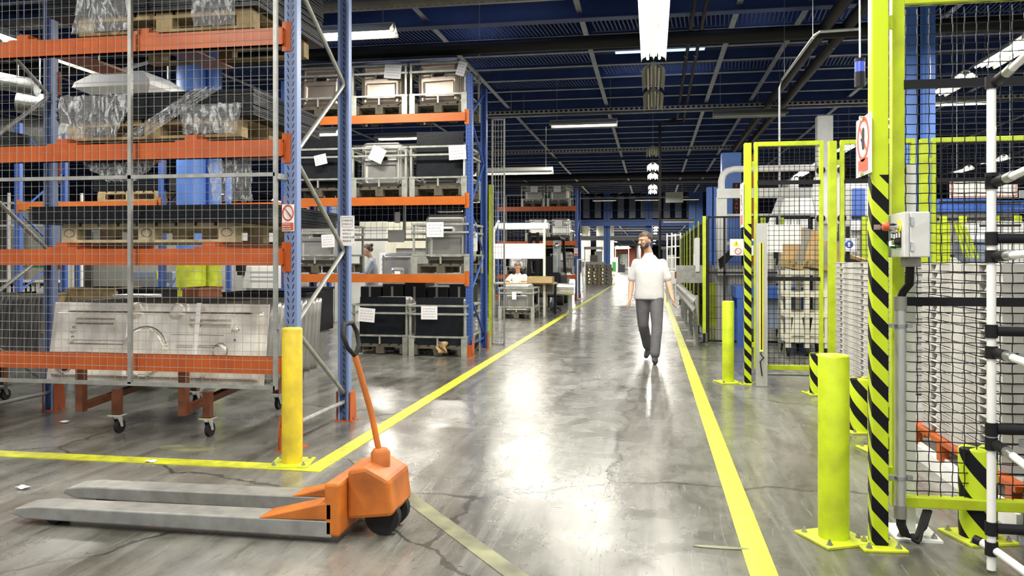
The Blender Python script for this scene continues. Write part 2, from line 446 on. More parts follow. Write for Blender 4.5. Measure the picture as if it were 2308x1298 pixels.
# taller bay with the hanging ducts, then the lower far hall
mb = MB(); mb.span((-45, 47, 7.4), (40, 58, 7.5)); struct('ceiling_far', mb, 'ceiling_blue')
mb = MB(); mb.span((-45, 46.9, CZ), (40, 47.1, 7.45)); struct('trim_1', mb, 'ceiling_blue')
mb = MB(); mb.span((-45, 58, 4.35), (40, 58.3, 7.45)); struct('wall_fascia', mb, 'ceiling_blue')
mb = MB(); mb.span((-45, 58.3, 4.9), (40, 216, 5.0)); c2 = struct('ceiling_low', mb, 'ceiling_blue')
for i in range(40):
    y = 60 + i * 2.6
    mb = MB(); mb.span((-30, y - .04, 4.7), (26, y + .04, 4.9)); mb.build('purlin', 'flange' if i % 3 == 0 else 'purlin_blue', c2)
for x in (-16, -12, -9.5, -6, -3, 0, 3, 6):
    mb = MB(); mb.span((x - .05, 59, 4.62), (x + .05, 200, 4.66)); mb.build('joist', 'flange', c2)
mb = MB(); mb.span((-45, 215, 0), (40, 215.3, 5)); struct('wall_back', mb, 'wall_grey')
mb = MB(); mb.span((-45.3, -6, 0), (-45, 216, 7.5)); struct('wall_left', mb, 'wall_white')
mb = MB(); mb.span((40, -6, 0), (40.3, 216, 7.5)); struct('wall_right', mb, 'wall_white')
# painted lane lines
def strip(pts, m, label, z=.004, w=.13):
    a, b = Vector((*pts[0], 0)), Vector((*pts[1], 0)); d = (b - a).normalized(); n = Vector((-d.y, d.x, 0)) * w / 2
    mb = MB(); up = Vector((0, 0, z)); dn = Vector((0, 0, .0005))
    vs = [a + n + dn, a - n + dn, b - n + dn, b + n + dn]; vs += [v - dn + up for v in vs]
    mb.add(vs, [(0, 1, 2, 3), (7, 6, 5, 4), (0, 4, 5, 1), (1, 5, 6, 2), (2, 6, 7, 3), (3, 7, 4, 0)])
    o = mb.build('floor_line', m); tag(o, label, 'line')
    return o
strip([(-2.235, 5.02), (-2.235, 49.5)], 'line_yellow', 'long yellow painted line along the left side of the aisle')
strip([(.49, 1.5), (.49, 45)], 'line_yellow', 'long yellow painted line along the right side of the aisle', w=.125)
strip([(-2.17, 5.10), (-9, 5.10)], 'line_yellow', 'yellow painted line running left across the front of the near pallet rack', z=.0045, w=.15)
strip([(-2.08, 5.42), (-.35, 3.2)], 'line_faded', 'worn pale old floor line slanting across the concrete in front', z=.003, w=.10)
for (x, y, r, sx, lab) in ((-3.42, 5.48, .14, 1.6, 'pale oval patch on the concrete behind the yellow front line'), (.33, 4.03, .07, 1.9, 'short pale smear across the right yellow line')):
    mb = MB(); mb.lathe([(r, .0005), (r, .0052), (.001, .0052)], (0, 0, 0), 24); mb.v = [(a * sx, b * .7 if r > .1 else b * .25, c) for a, b, c in mb.v]
    tag(mb.build('floor_mark', 'line_faded', None, (x, y, 0)), lab, 'floor mark')
# far red gate wall and pale cross beams over the far aisle
mb = MB(); mb.span((-9.6, 196, 0), (-1.2, 196.3, 4.8)); rw = struct('wall_gate', mb, 'red_wall')
mb = MB(); mb.span((-7.7, 195.7, 0), (-5.8, 195.95, 3.1)); d1 = struct('door_1', mb, 'wall_white')
for a, b in (((-7.9, 195.6, 0), (-7.7, 195.9, 3.3)), ((-5.8, 195.6, 0), (-5.6, 195.9, 3.3)), ((-7.9, 195.6, 3.1), (-5.6, 195.9, 3.3))):
    mb = MB(); mb.span(a, b); mb.build('door_frame', 'black', d1)
# ================================================================ pallet racks
def upright_mb(h, flip=1):
    t, w, d = .004, .05, .07 * flip
    mb = MB()
    mb.prism([(-w, 0), (w, 0), (w, d), (w - .02, d), (w - .02, d - t * flip), (w - t, d - t * flip), (w - t, t * flip), (-w + t, t * flip), (-w + t, d - t * flip), (-w + .02, d - t * flip), (-w + .02, d), (-w, d)], 0, h, 'z')
    return mb
def rack(label, frames, Yf, Yb, H, levels, bays, upm='upright_blue', beam='rack_orange', brace='blue_paint', bh=.125, group=None, nodes=None, skip=()):
    t = thing('pallet_rack', label, 'rack', (frames[0], Yf, 0), 0, group)
    x0 = frames[0]
    D = Yb - Yf
    for fx in frames:
        x = fx - x0
        upright_mb(H).build('upright', upm, t, (x, 0, 0))
        upright_mb(H, -1).build('upright', upm, t, (x, D, 0))
        for y, sgn in ((0, -1), (D, 1)):
            mb = MB(); mb.span((-.085, -.075, 0), (.085, .13 if sgn < 0 else .075, .008))
            for sx in (-.062, .062):
                mb.prism([(-.07, .008), (.07, .008), (.07, .10), (.045, .26), (-.07, .26)] if sgn > 0 else [(-.07, .008), (.07, .008), (.07, .26), (-.045, .26), (-.07, .10)], sx - .004, sx + .004, 'x')
            mb.span((-.062, -.07 if sgn < 0 else .062, .008), (.062, -.062 if sgn < 0 else .07, .17))
            f = mb.build('foot', 'rack_orange', t, (x, y, 0))
            for sx, sy in ((-.075, 0), (.075, 0)):
                b = MB(); b.lathe([(.011, .008), (.011, .022), (.006, .022), (.006, .034)], (sx, sy, 0), 6); b.build('bolt', 'galv', f)
        ns = nodes or [(1, .25), (0, .9), (1, 1.49), (0, 2.19), (1, 2.94), (0, 3.55), (1, 4.05)]
        for (s0, z0), (s1, z1) in zip(ns, ns[1:]):
            if max(z0, z1) > H: continue
            mb = MB(); mb.tube([(x, .05 if s0 == 0 else D - .05, z0), (x, .05 if s1 == 0 else D - .05, z1)], .018, 8); mb.build('brace', brace, t)
        mb = MB(); mb.tube([(x, .05, .17), (x, D - .05, .17)], .018, 8); mb.build('brace', brace, t)
    for (a, b) in bays:
        for z in levels:
            for y, sg in ((0, 1), (D, -1)):
                if (z, sg) in skip: continue
                h = bh / 2; yo = -.012 * sg
                prof = [(yo, z - h), (yo + .045 * sg, z - h), (yo + .045 * sg, z + h), (yo + .012 * sg, z + h), (yo + .012 * sg, z + h * .62), (yo, z + h * .55)]
                prof = [(yo - .012 * sg, z - h), (yo + .045 * sg, z - h), (yo + .045 * sg, z + h), (yo - .006 * sg, z + h), (yo - .006 * sg, z + h * .66), (yo + .010 * sg, z + h * .62), (yo + .010 * sg, z + h * .42), (yo, z + h * .34), (yo, z - h * .8), (yo - .012 * sg, z - h * .86)]
                mb = MB(); mb.prism(prof, min(a, b) - x0 + .052, max(a, b) - x0 - .052, 'x')
                bm_ = mb.build('beam', beam, t)
                for e, s in ((min(a, b), 1), (max(a, b), -1)):
                    c = MB(); xe = e - x0 + s * .045
                    zs = [-.11, -.095, -.06, -.05, -.01, 0, .05, .06, .095, .11]
                    c.prism([(xe - s * .055, z - .11), (xe + s * .02, z - .11), (xe + s * .02, z + .11)] + [(xe - s * (.055 if i % 2 else .046), z + q) for i, q in enumerate(reversed(zs[1:]))], -.008 if sg > 0 else D + .004, -.003 if sg > 0 else D + .009, 'y')
                    c.build('connector', beam, bm_)
    return t
R1Y, R1B = 5.6, 6.7
FX1 = [-2.65, -5.55, -8.45]
rack1 = rack('blue and orange pallet rack nearest the camera, fronted by wire mesh', FX1, R1Y, R1B, 4.6, [.62, 1.43, 2.24, 3.07], [(-2.65, -5.55), (-5.55, -8.45)], 'upright_near', 'rack_orange', 'galv_dull')
for z, xs in ((1.43, (-4.55, -3.3)), (2.24, (-4.55, -3.45)), (3.07, (-3.85, -4.9))):
    for x in xs:
        mb = MB(); mb.span((x - .13 + 2.65, -.02, z + .0635), (x + .13 + 2.65, 1.1, z + .078)); mb.span((x - .05 + 2.65, -.02, z + .078), (x + .05 + 2.65, 1.1, z + .115)); mb.build('cross_bar', 'rack_orange', rack1)
for z, x in ((.62, -2.9), (1.43, -2.92)):
    mb = MB(); mb.span((-.06, -.002, -.03), (.06, 0, .03)); p = mb.build('beam_tag', 'paper', rack1, (x + 2.65, -.026, z))
    p['label'] = 'white paper maker tag on the orange beam'
    text('lettering', 'EAB', .035, (0, -.003, 0), FACE, 'ink_grey', p)
R2Y, R2B = 11.5, 12.6
rack2 = rack('blue and orange rack end carrying steel cages in the middle distance', [-2.65, -5.55], R2Y, R2B, 4.15, [1.14, 2.29, 3.52], [(-2.65, -5.55)], beam='rack_orange_bright')
rack2b = rack('blue rack bay left of the lime and blue pillars, one orange beam level', [-7.62, -10.2], R2Y, R2B, 3.65, [2.29], [(-7.62, -10.2)], beam='rack_orange_bright')
rack4 = rack('far blue rack beside the aisle behind the seated worker', [-2.7, -5.6], 29, 30.1, 4.0, [.82, 2.04, 3.3], [(-2.7, -5.6)], bh=.16)
rack5 = rack('blue rack frames seen behind the pillars on the left', [-7.2, -10.2], 16.2, 17.2, 4.4, [2.6], [(-7.2, -10.2)])
# location labels on beams
def beam_label(x, y, z, w, h, codes, label, rack_label=None):
    mb = MB(); mb.span((-w / 2, -.002, -h / 2), (w / 2, 0, h / 2)); o = tag(mb.build('barcode_label', 'paper', None, (x, y, z)), label, 'label')
    mb = MB()
    for sx in (-1, 1): mb.span((sx * w * .46 - .008, -.0035, -h * .38), (sx * w * .46 + .008, -.0022, h * .38))
    for i in range(3): mb.span((-w * .03 + i * w * .045, -.0035, -h * .38), (-w * .03 + i * w * .045 + .007, -.0022, h * .38))
    mb.build('arrow_bars', 'ink', o)
    text('lettering', codes, h * .42, (-w * .25, -.004, 0), FACE, 'ink_grey', o, sx=.8)
    text('lettering', codes[::-1], h * .36, (w * .25, -.004, 0), FACE, 'ink_grey', o, sx=.8)
    return o
beam_label(-3.05, R2Y - .014, 3.52, .26, .06, 'R2 C1 04', 'white barcode label on the top orange beam under the tilted steel cage')
beam_label(-3.95, R2Y - .014, 2.29, .62, .06, 'R2 B1 07  R2 B2', 'long white barcode label on the middle orange beam of the cage rack')
beam_label(-8.85, R2Y - .014, 2.29, .44, .065, 'R3 B1 12', 'white barcode label on the orange beam left of the blue pillar')
mb = MB(); mb.span((-.1, -.002, -.03), (.1, 0, .03)); tag(mb.build('barcode_label', 'paper', None, (-2.98, R2Y - .014, 1.13)), 'small blank white label low on the bottom orange beam of the cage rack', 'label')
mb = MB(); mb.span((-.2, -.002, -.04), (.2, 0, .04)); tag(mb.build('barcode_label', 'paper', None, (-3.8, 28.98, .82)), 'small white label on the lowest beam of the far rack', 'label')

# ---------------------------------------------------------------- welded wire guard in front of the near rack
def wire_panel(name, label, x0, x1, z0, z1, y, px_, pz_, r, frame, m='wire_grey', fm='galv_dull', mid=(), cat='mesh guard', group=None, posts=(), axis='x', yo=0):
    """welded wire in a frame; axis x: plane across the hall, axis y: plane along the aisle"""
    t = thing(name, label, cat, (0, 0, 0), 0, group)
    P = (lambda a, o, z: (a, y + o, z)) if axis == 'x' else (lambda a, o, z: (y + o, a, z))
    mb = MB()
    n = int(round((x1 - x0) / px_)); k = int(round((z1 - z0) / pz_))
    for i in range(1, n):
        a = x0 + (x1 - x0) * i / n; mb.tube([P(a, 0, z0), P(a, 0, z1)], r, 4, False)
    for j in range(1, k):
        z = z0 + (z1 - z0) * j / k; mb.tube([P(x0, -r, z), P(x1, -r, z)], r, 4, False)
    mb.build('wire_mesh', m, t)
    f = frame / 2
    def fr(nm, a0, a1, za, zb):
        q = MB(); q.span(P(a0, -f - r, za), P(a1, f, zb)); q.build(nm, fm, t)
    fr('rail', x0, x1, z0 - f, z0 + f); fr('rail', x0, x1, z1 - f, z1 + f)
    fr('stile', x0 - f, x0 + f, z0 - f, z1 + f); fr('stile', x1 - f, x1 + f, z0 - f, z1 + f)
    for z in mid: fr('rail', x0, x1, z - f, z + f)
    for p in posts: fr('stile', p - f, p + f, z0, z1)
    return t
gd = wire_panel('mesh_guard', 'grey welded wire mesh guard across the front of the near rack', -5.6, -2.72, .47, 4.4, 5.5, .0655, .0655, .0016, .028, mid=(2.035,), posts=(-3.9,))
for z in (.9, 2.0, 3.4):
    mb = MB(); mb.span((-2.72, 5.49, z), (-2.68, 5.60, z + .04)); mb.build('bracket', 'galv_dull', gd)
wire_panel('mesh_guard', 'pale wire mesh on the back of the middle cage rack', -5.5, -2.7, 1.75, 3.3, 12.72, .1, .1, .003, .04, m='wire_grey', posts=(-4.02,))
wire_panel('mesh_guard', 'tall narrow wire mesh tower standing behind the end of the cage rack', -2.62, -2.42, .02, 3.75, 13.1, .05, .1, .003, .025, m='cage_grey')
wire_panel('mesh_guard', 'wire mesh on the back of the far rack', -5.5, -2.8, 1.9, 3.9, 30.2, .15, .15, .006, .05, m='wire_grey')
X_ = gx(1107, 15.0)
mb = MB(); mb.span((X_ - .04, 14.96, 0), (X_ + .04, 15.04, 2.85)); 
tag(mb.build('post', 'lime_paint', None), 'slim lime yellow post behind the mesh tower at the end of the cage rack', 'post')

# ---------------------------------------------------------------- black sheets on wooden pallets in the near rack
def wood_pallet_mb(w, d, h=.144, nb=7):
    mb = MB(); t = .022
    bw = w
    for i in range(nb):
        x = -w / 2 + (i + .5) * w / nb
        mb.span((x - w / nb * .42, -d / 2, h - t), (x + w / nb * .42, d / 2, h))
    for y in (-d / 2 + .05, 0, d / 2 - .05):
        mb.span((-w / 2, y - .05, h - 2 * t), (w / 2, y + .05, h - t))
        mb.span((-w / 2, y - .05, 0), (w / 2, y + .05, t))
        for x in (-w / 2 + .07, 0, w / 2 - .07):
            mb.span((x - .07, y - .05, t), (x + .07, y + .05, h - 2 * t))
    return mb
pw = wood_pallet_mb(1.5, 1.0, .15, 9)
WP = []
for (x, y, z, m, lab) in ((-3.9, 6.2, 1.545, 'wood_pale', 'long pale wooden pallet with round block ends on the rack level below mid height'),
                          (-3.85, 6.2, 2.355, 'wood', 'wooden pallet under film wrapped black sheets on the third rack level'),
                          (-3.75, 6.2, 3.185, 'wood', 'dark wooden pallet under black sheets on the top visible rack level')):
    if not WP:
        o = pw.build('wooden_pallet', m, None, (x, y, z)); src = o
    else:
        o = src.copy(); o.data = src.data.copy(); o.data.materials[0] = M[m]; COL.objects.link(o); o.location = (x, y, z)
    tag(o, lab, 'pallet', 'wooden pallets in the near rack'); WP.append(o)
def ring(parent, x, z, y):
    mb = MB(); mb.tube([(x + .045 * math.cos(a), y, z + .03 * math.sin(a)) for a in [i * PI / 10 for i in range(21)]], .003, 4, False); mb.build('stamp', 'ink', parent)
for x in (-.68, 0, .68): ring(WP[0], x, .075, -.502)
def sheet_stack(label, x0, x1, y0, y1, z, n, th, flare=.0, cut=0):
    """bundles of thin black sheets; every sheet's edge is modelled"""
    mb = MB(); rnd = random.Random(int(x0 * 100))
    for i in range(n):
        a = rnd.uniform(-.012, .012); zz = z + i * th; fl = flare * i / n
        mb.span((x0 + a - fl, y0 + rnd.uniform(-.006, .006), zz), (x1 + a * .6 + fl, y1, zz + th * .72))
    return tag(mb.build('sheet_stack', 'black_sheet', None), label, 'sheets', 'stacks of black sheet material in the near rack', 'stuff')
sheet_stack('fanned stack of black sheets on the pale pallet, level below mid height', -4.88, -3.92, 5.62, 6.75, 1.697, 15, .009)
sheet_stack('right hand bundle of black sheets on the pale pallet, level below mid height', -3.90, -2.84, 5.62, 6.95, 1.697, 15, .009, .03)
sheet_stack('film wrapped stack of black sheets on the third rack level', -4.66, -2.98, 5.66, 6.9, 2.507, 17, .012)
sheet_stack('tall stack of black sheets on the top visible rack level', -4.75, -2.95, 5.66, 6.9, 3.337, 34, .013)
sheet_stack('tilted end of a black sheet pile in the left hand rack bay', -7.0, -5.72, 5.7, 6.6, 2.335, 20, .012)
def film(label, pts_top, pts_bot, y, n=14):
    """crumpled clear stretch film band hanging over the sheets"""
    mb = MB(); rnd = random.Random(len(label))
    def fn(u, v):
        tx = pts_top[0] + (pts_top[1] - pts_top[0]) * u; bx = pts_bot[0] + (pts_bot[1] - pts_bot[0]) * u
        x = tx + (bx - tx) * v; z = pts_top[2] + (pts_bot[2] - pts_top[2]) * v
        return (x + rnd.uniform(-.008, .008), y - .012 - .014 * abs(math.sin(u * 17 + v * 5)) + rnd.uniform(-.008, .003), z + rnd.uniform(-.008, .008))
    mb.grid(24, 20, fn)
    o = mb.build('stretch_film', 'film', None, smooth=True)
    s = o.modifiers.new('thick', 'SOLIDIFY'); s.thickness = .001
    return tag(o, label, 'film', 'stretch film in the near rack')
film('clear film bunched round the left end of the sheets on the third rack level', (-4.62, -3.95, 2.70), (-4.62, -4.12, 2.36), 5.655)
film('clear film strip running diagonally across the sheets on the third rack level', (-3.45, -3.22, 2.72), (-4.05, -3.85, 2.37), 5.655)
film('clear film round the right end of the third level pallet', (-3.6, -3.06, 2.60), (-3.55, -3.12, 2.37), 5.665)
film('clear film round the left part of the pallet on the top rack level', (-4.42, -3.98, 3.75), (-4.5, -4.02, 3.19), 5.655)
film('clear film round the right part of the pallet on the top rack level', (-3.52, -3.10, 3.75), (-3.46, -3.12, 3.19), 5.655)
film('torn clear film hanging under the left of the third level beam', (-4.42, -3.75, 2.17), (-4.2, -3.95, 2.02), 5.66)
film('torn clear film hanging under the right of the third level beam', (-3.35, -2.98, 2.17), (-3.3, -2.98, 1.85), 5.66)

# ---------------------------------------------------------------- wheeled trolley with pressed steel panels under the near rack
def sd(x, a, b): return max(0, min(1, (x - a) / (b - a)))
def box_relief(x, z, x0, x1, z0, z1, e=.02):
    return sd(x, x0, x0 + e) * sd(-x, -x1, -x1 + e) * sd(z, z0, z0 + e) * sd(-z, -z1, -z1 + e)
def big_panel_mb(W, H):
    mb = MB()
    def fn(u, v):
        x, z = u * W, v * H
        d = 0
        d += .030 * (1 - box_relief(x, z, .05, W - .05, .03, H - .07, .02))
        for (a, b, c, e) in ((.25, .62, H - .19, H - .135), (1.30, 1.68, H - .20, H - .135), (.2, .75, .30, .315), (.2, .75, .2, .215), (1.2, 1.6, .30, .315), (1.2, 1.62, .40, .41)):
            d += .014 * box_relief(x, z, a, b, c, e, .008)
        r = math.hypot(x - .92, z - .25); d -= .022 * (1 - sd(r, .19, .205)); d += .02 * (1 - sd(abs(x - .92), .03, .09)) * (1 - sd(r, .19, .2))
        for cx, cz, rr, dp in ((.16, .10, .055, .05), (1.60, .27, .06, -.015), (1.42, .1, .07, -.02), (.24, .42, .02, -.02), (.24, .34, .02, -.02), (1.72, .45, .02, -.02)):
            d += dp * (1 - sd(math.hypot(x - cx, z - cz), rr * .85, rr))
        for cx in (.80, 1.18):
            d -= .02 * (1 - sd(math.hypot(x - cx, (z - H + .06)), .05, .08))
        return (x, d * 1.5, z)
    mb.grid(230, 90, fn)
    return mb
PW, PH = 1.98, .66
TL = [thing('panel_trolley', 'brown steel trolley on castors under the near rack, loaded with bright panels', 'trolley', (-3.9, 6.45, 0))]
def trolley(t):
    ft = .05
    for sx in (-.62, .28):
        x = sx
        mb = MB(); mb.bar((x, -.68, .23), (x, .72, .33), .05, .07, (1, 0, 0)); mb.build('side_rail', 'brown_paint', t)
        mb = MB(); mb.span((x - .03, -.72, .19), (x + .03, -.66, .56)); mb.build('front_post', 'brown_paint', t)
        mb = MB(); mb.span((x - .03, .66, .25), (x + .03, .72, .72)); mb.build('rear_post', 'brown_paint', t)
    for y in (-.35, .45):
        mb = MB(); mb.span((-.65, y - .03, .36), (.65, y + .03, .42)); mb.build('cross_member', 'brown_paint', t)
    for a, b in (((-.62, .0, .33), (.28, .4, .33)), ((.28, .0, .33), (-.62, .4, .33))):
        mb = MB(); mb.bar(a, b, .05, .05); mb.build('cross_member', 'brown_paint', t)
    for cx, cy in ((-.38, -.58), (.42, -.58), (-.42, .62), (.42, .62)):
        mb = MB(); mb.span((cx - .03, cy - .03, .16), (cx + .03, cy + .03, .36)); mb.build('leg', 'brown_paint', t)
        mb = MB(); mb.span((cx - .05, cy - .05, .145), (cx + .05, cy + .05, .158))
        for s in (-.022, .022): mb.prism([(cy - .03, .145), (cy + .03, .145), (cy + .045, .05), (cy + .015, .05)], cx + s - .002, cx + s + .002, 'x')
        c = mb.build('castor', 'chrome', t)
        mb = MB(); mb.cyl((cx - .016, cy + .03, .055), (cx + .016, cy + .03, .055), .055, 18); mb.build('wheel', 'black_rubber', c, smooth=35)
trolley(TL[0])
TL.append(dup(TL[0], (-6.85, 6.45, 0), 0, 'brown castor trolley at the left edge carrying edge-on grey sheets'))
bp = big_panel_mb(PW, PH)
o = bp.build('pressed_panel', 'steel_pressed', None, smooth=40); sm = o.modifiers.new('thick', 'SOLIDIFY'); sm.thickness = .003
o.rotation_euler.x = -.16; o.location = (-5.06, 5.98, .40)
tag(o, 'bright pressed steel panel at the front of the trolley stack', 'panel', 'pressed steel panels on the near trolley')
for x in (.74, 1.36):
    mb = MB(); mb.span((x, -.012, .05), (x + .04, -.004, PH)); mb.build('adhesive_tape', 'sign_white', o)
for (a, b, c, e) in ((.25, .62, PH - .17, PH - .16), (1.30, 1.68, PH - .17, PH - .16), (.2, .75, .34, .348), (.2, .75, .24, .248), (1.2, 1.55, .30, .308), (1.15, 1.62, .40, .408), (.15, 1.85, PH - .075, PH - .068), (1.3, 1.31, PH - .24, PH - .1), (1.68, 1.69, PH - .24, PH - .1), (.62, .63, PH - .24, PH - .15)):
    mb = MB(); mb.span((a, -.013, c), (b, .03, e)); mb.build('swage_rib', 'steel_pressed', o)
def hoop(cx, cz, r, w, m, nm, y=-.004, disc=None):
    mb = MB(); mb.tube([(cx + r * math.cos(a), y, cz + r * math.sin(a)) for a in [i * PI / 18 for i in range(37)]], w, 6, False); q = mb.build(nm, m, o)
    if disc:
        mb = MB(); mb.cyl((cx, y + .004, cz), (cx, y - .001, cz), r, 28); mb.build('hole', disc, q)
hoop(.92, .26, .20, .006, 'steel_dark', 'round_bead'); hoop(1.60, .27, .062, .005, 'steel_dark', 'round_bead'); hoop(1.42, .12, .07, .005, 'steel_dark', 'round_bead')
hoop(.20, .13, .06, .008, 'chrome', 'hole_rim', disc='black')
for cx, cz in ((.24, .44), (.24, .36), (1.74, .45), (1.72, .36)): hoop(cx, cz, .016, .005, 'steel_bright', 'stud', disc='steel_dark')
low = MB()
def edge_fn(u, v):
    return (u * PW, .03 * (1 - box_relief(u * PW, v * PH, .05, PW - .05, .03, PH - .07, .03)), v * PH)
low.grid(30, 14, edge_fn)
b0 = low.build('pressed_panel', 'steel_grey', None, smooth=40); sm = b0.modifiers.new('thick', 'SOLIDIFY'); sm.thickness = .004
b0.rotation_euler.x = -.16
for i in range(18):
    q = b0 if i == 0 else b0.copy()
    if i: COL.objects.link(q)
    q.location = (-5.06 + .01 * math.sin(i * 2.1), 6.11 + i * .056, .40 + .006 * math.sin(i * 1.7))
    tag(q, 'steel panel edge-on in the stack behind the bright front panel', 'panel', 'pressed steel panels on the near trolley')
GP = b0.data.copy(); GP.materials[0] = M['steel_dark']
for i in range(20):
    q = b0.copy(); q.data = GP; COL.objects.link(q); q.location = (-8.06, 5.95 + i * .06, .42)
    tag(q, 'grey panel edge-on in the stack on the left edge trolley', 'panel', 'panels on the left edge trolley')

# ---------------------------------------------------------------- steel cages with panels
CW, CD = .86, .95
def tray_mb(W=.63, H=.68, style=0):
    mb = MB()
    def fn(u, v):
        x, z = u * W, v * H
        cx = abs(x - W / 2)
        rnd = 0
        q = min(x, W - x); w = min(z, H - z)
        rim = sd(min(q, w), .02, .05)
        d = -.03 * rim
        d += .024 * box_relief(x, z, .08, W - .08, .06, H * .50, .010)
        d += .014 * box_relief(x, z, .06, W - .06, H * .58, H - .10, .014) * (1 - .0)
        d -= .014 * box_relief(x, z, W * .3, W * .7, H * .58, H * .72, .014)
        d += .05 * box_relief(x, z, W * .36, W * .64, H * .60, H * .67, .006)
        # rounded corners
        r = .09
        if q < r and w < r:
            dd = math.hypot(r - q, r - w)
            if dd > r:
                s = r / dd; xx = (r - (r - q) * s); zz = (r - (r - w) * s)
                x = xx if x < W / 2 else W - xx; z = zz if z < H / 2 else H - zz
        return (x - W / 2, d, z)
    mb.grid(44, 52, fn)
    keep = []
    for f in mb.f:                                                     # the cut-out grip slot
        x = sum(mb.v[i][0] for i in f) / 4; z = sum(mb.v[i][2] for i in f) / 4
        if not (abs(x) < W * .12 and H * .605 < z < H * .665): keep.append(f)
    mb.f = keep; mb.mi = [0] * len(keep)
    return mb
TRAY = {}
for m in ('steel_brown', 'steel_grey', 'steel_bright'):
    t_ = tray_mb().build('steel_tray', m, None, smooth=40)
    s_ = t_.modifiers.new('thick', 'SOLIDIFY'); s_.thickness = .004
    TRAY[m] = t_
def sheet(W=.72, H=.70):
    mb = MB(); mb.span((-W / 2, -.004, 0), (W / 2, .004, H)); return mb
SHEET = sheet().build('black_sheet', 'black_sheet', None)
SPARE = list(TRAY.values()) + [SHEET]
def make_cage(h=.585, legs='cage_grey'):
    t = thing('steel_cage', '', 'cage')
    w, d = CW / 2, CD / 2
    wd = MB()
    for i in range(6):
        x = -w + .06 + i * (CW - .12) / 5; wd.span((x - .055, -d, .135), (x + .055, d, .155))
    for y in (-d + .05, 0, d - .05):
        wd.span((-w, y - .05, .113), (w, y + .05, .135))
        for x in (-w + .06, 0, w - .06): wd.span((x - .06, y - .05, .015), (x + .06, y + .05, .113))
    wd.build('wooden_base', 'wood_dark', t)
    for sx in (-1, 1):
        for sy in (-1, 1):
            mb = MB(); x, y = sx * w, sy * d
            mb.span((x - sx * .075, y, 0), (x, y + sy * .008, .30)); mb.span((x, y - sy * .075, 0), (x + sx * .008, y + sy * .008, .30))
            mb.build('corner_plate', legs, t)
            mb = MB(); mb.span((x - sx * .03, y - sy * .03, .28), (x, y, .155 + h)); mb.build('corner_post', legs, t)
    for z in (.155 + h, .155 + h - .12):
        mb = MB()
        for sy in (-1, 1): mb.span((-w, sy * d - .013, z - .014), (w, sy * d + .013, z + .014))
        for sx in (-1, 1): mb.span((sx * w - .013, -d, z - .014), (sx * w + .013, d, z + .014))
        mb.build('top_rail', legs, t)
    mb = MB()
    for sy in (-1, 1):
        mb.span((-w, sy * d - .013, .27), (w, sy * d + .013, .296)); mb.span((-.012, sy * d - .01, .155), (.012, sy * d + .01, .27))
    for sx in (-1, 1): mb.span((sx * w - .013, -d, .27), (sx * w + .013, d, .296))
    mb.build('lower_rail', legs, t)
    return t
CAGE0 = make_cage()
def tagpaper(x, y, z, w, h, label, ang=0, lines=4, m='paper'):
    mb = MB(); mb.span((-w / 2, -.001, -h / 2), (w / 2, .001, h / 2)); o = mb.build('paper_tag', m, None, (x, y, z)); o.rotation_euler.y = ang
    tag(o, label, 'paper tag', 'paper tags on the cages')
    mb = MB(); rnd = random.Random(int(x * 1000))
    for i in range(lines):
        zz = h * (.3 - .6 * i / max(1, lines - 1)); a = -w * .38
        while a < w * .34:
            l = rnd.uniform(.015, .04); mb.span((a, -.0022, zz - .004), (min(a + l, w * .4), -.0012, zz + .004)); a += l + .012
    mb.build('writing', 'ink_grey', o)
    return o
used_cage = {}
def place_cage(x, y, z, label, content, n, group, rot=0, tall=False, lift=0, tagl=None, tpos=(.0, 0.50, 0), csize=(.14, .11), lean=0.0, cx=0.0, back=None):
    src = CAGE0
    c = src if not used_cage.get(tall) else dup(src, (0, 0, 0))
    used_cage[tall] = True
    c.location = (x, y + CD / 2, z); c.rotation_euler = (0, 0, rot); c['label'] = label; c['group'] = group
    step = (CD - .2) / max(n, 1)
    for i in range(n):
        kind = content if i == 0 else (back or content)
        s = TRAY[kind] if kind in TRAY else SHEET
        q = s.copy(); COL.objects.link(q)
        q.location = (x + cx + .008 * math.sin(i * 2.3 + x), y + .09 + i * step, z + .157 + lift * (1 if i == 0 else .0)); q.rotation_euler = (-.05, lean, rot)
        what = {'steel_brown': 'brownish pressed steel tray', 'steel_grey': 'grey pressed steel tray', 'steel_bright': 'bright pressed steel tray', 'black': 'black sheet'}[kind]
        tag(q, ('front ' if i == 0 else 'rear ') + what.replace('pressed ', '') + ' in the ' + label.split(',')[0], 'tray' if kind in TRAY else 'sheet', 'contents of ' + group)
    if tagl: tagpaper(x + tpos[0], y - .02, z + tpos[1], csize[0] * 1.3, csize[1] * 1.3, tagl, tpos[2])
    return c
G = 'steel cages on the middle rack'
T3, T2, T1 = 3.583, 2.353, 1.203
place_cage(-5.0, 11.5, T3, 'left cage on the top beam, half hidden by the near upright', 'steel_brown', 7, G)
place_cage(-4.03, 11.5, T3, 'second cage on the top beam, papered at its top rail', 'steel_brown', 7, G, tagl='white paper tag on the second cage of the top beam', tpos=(.22, 0.64, .1), csize=(.2, .16))
place_cage(-3.12, 11.5, T3, 'right cage on the top beam, holding a leaning brown tray', 'steel_brown', 9, G, lean=-.035, tagl='small crooked paper tag on the right cage of the top beam', tpos=(.36, 0.64, .3), csize=(.1, .16))
place_cage(-5.0, 11.5, T2, 'left cage on the middle beam, with black sheets', 'black', 6, G, lift=.1, tagl='two grey and white paper tags at the left cage of the middle beam', tpos=(.05, 0.58, -.2), csize=(.15, .12))
place_cage(-4.03, 11.5, T2, 'second cage on the middle beam, grey tray and tilted paper', 'steel_grey', 7, G, tagl='tilted square paper tag on the grey tray cage of the middle beam', tpos=(-.02, 0.64, .45), csize=(.17, .17))
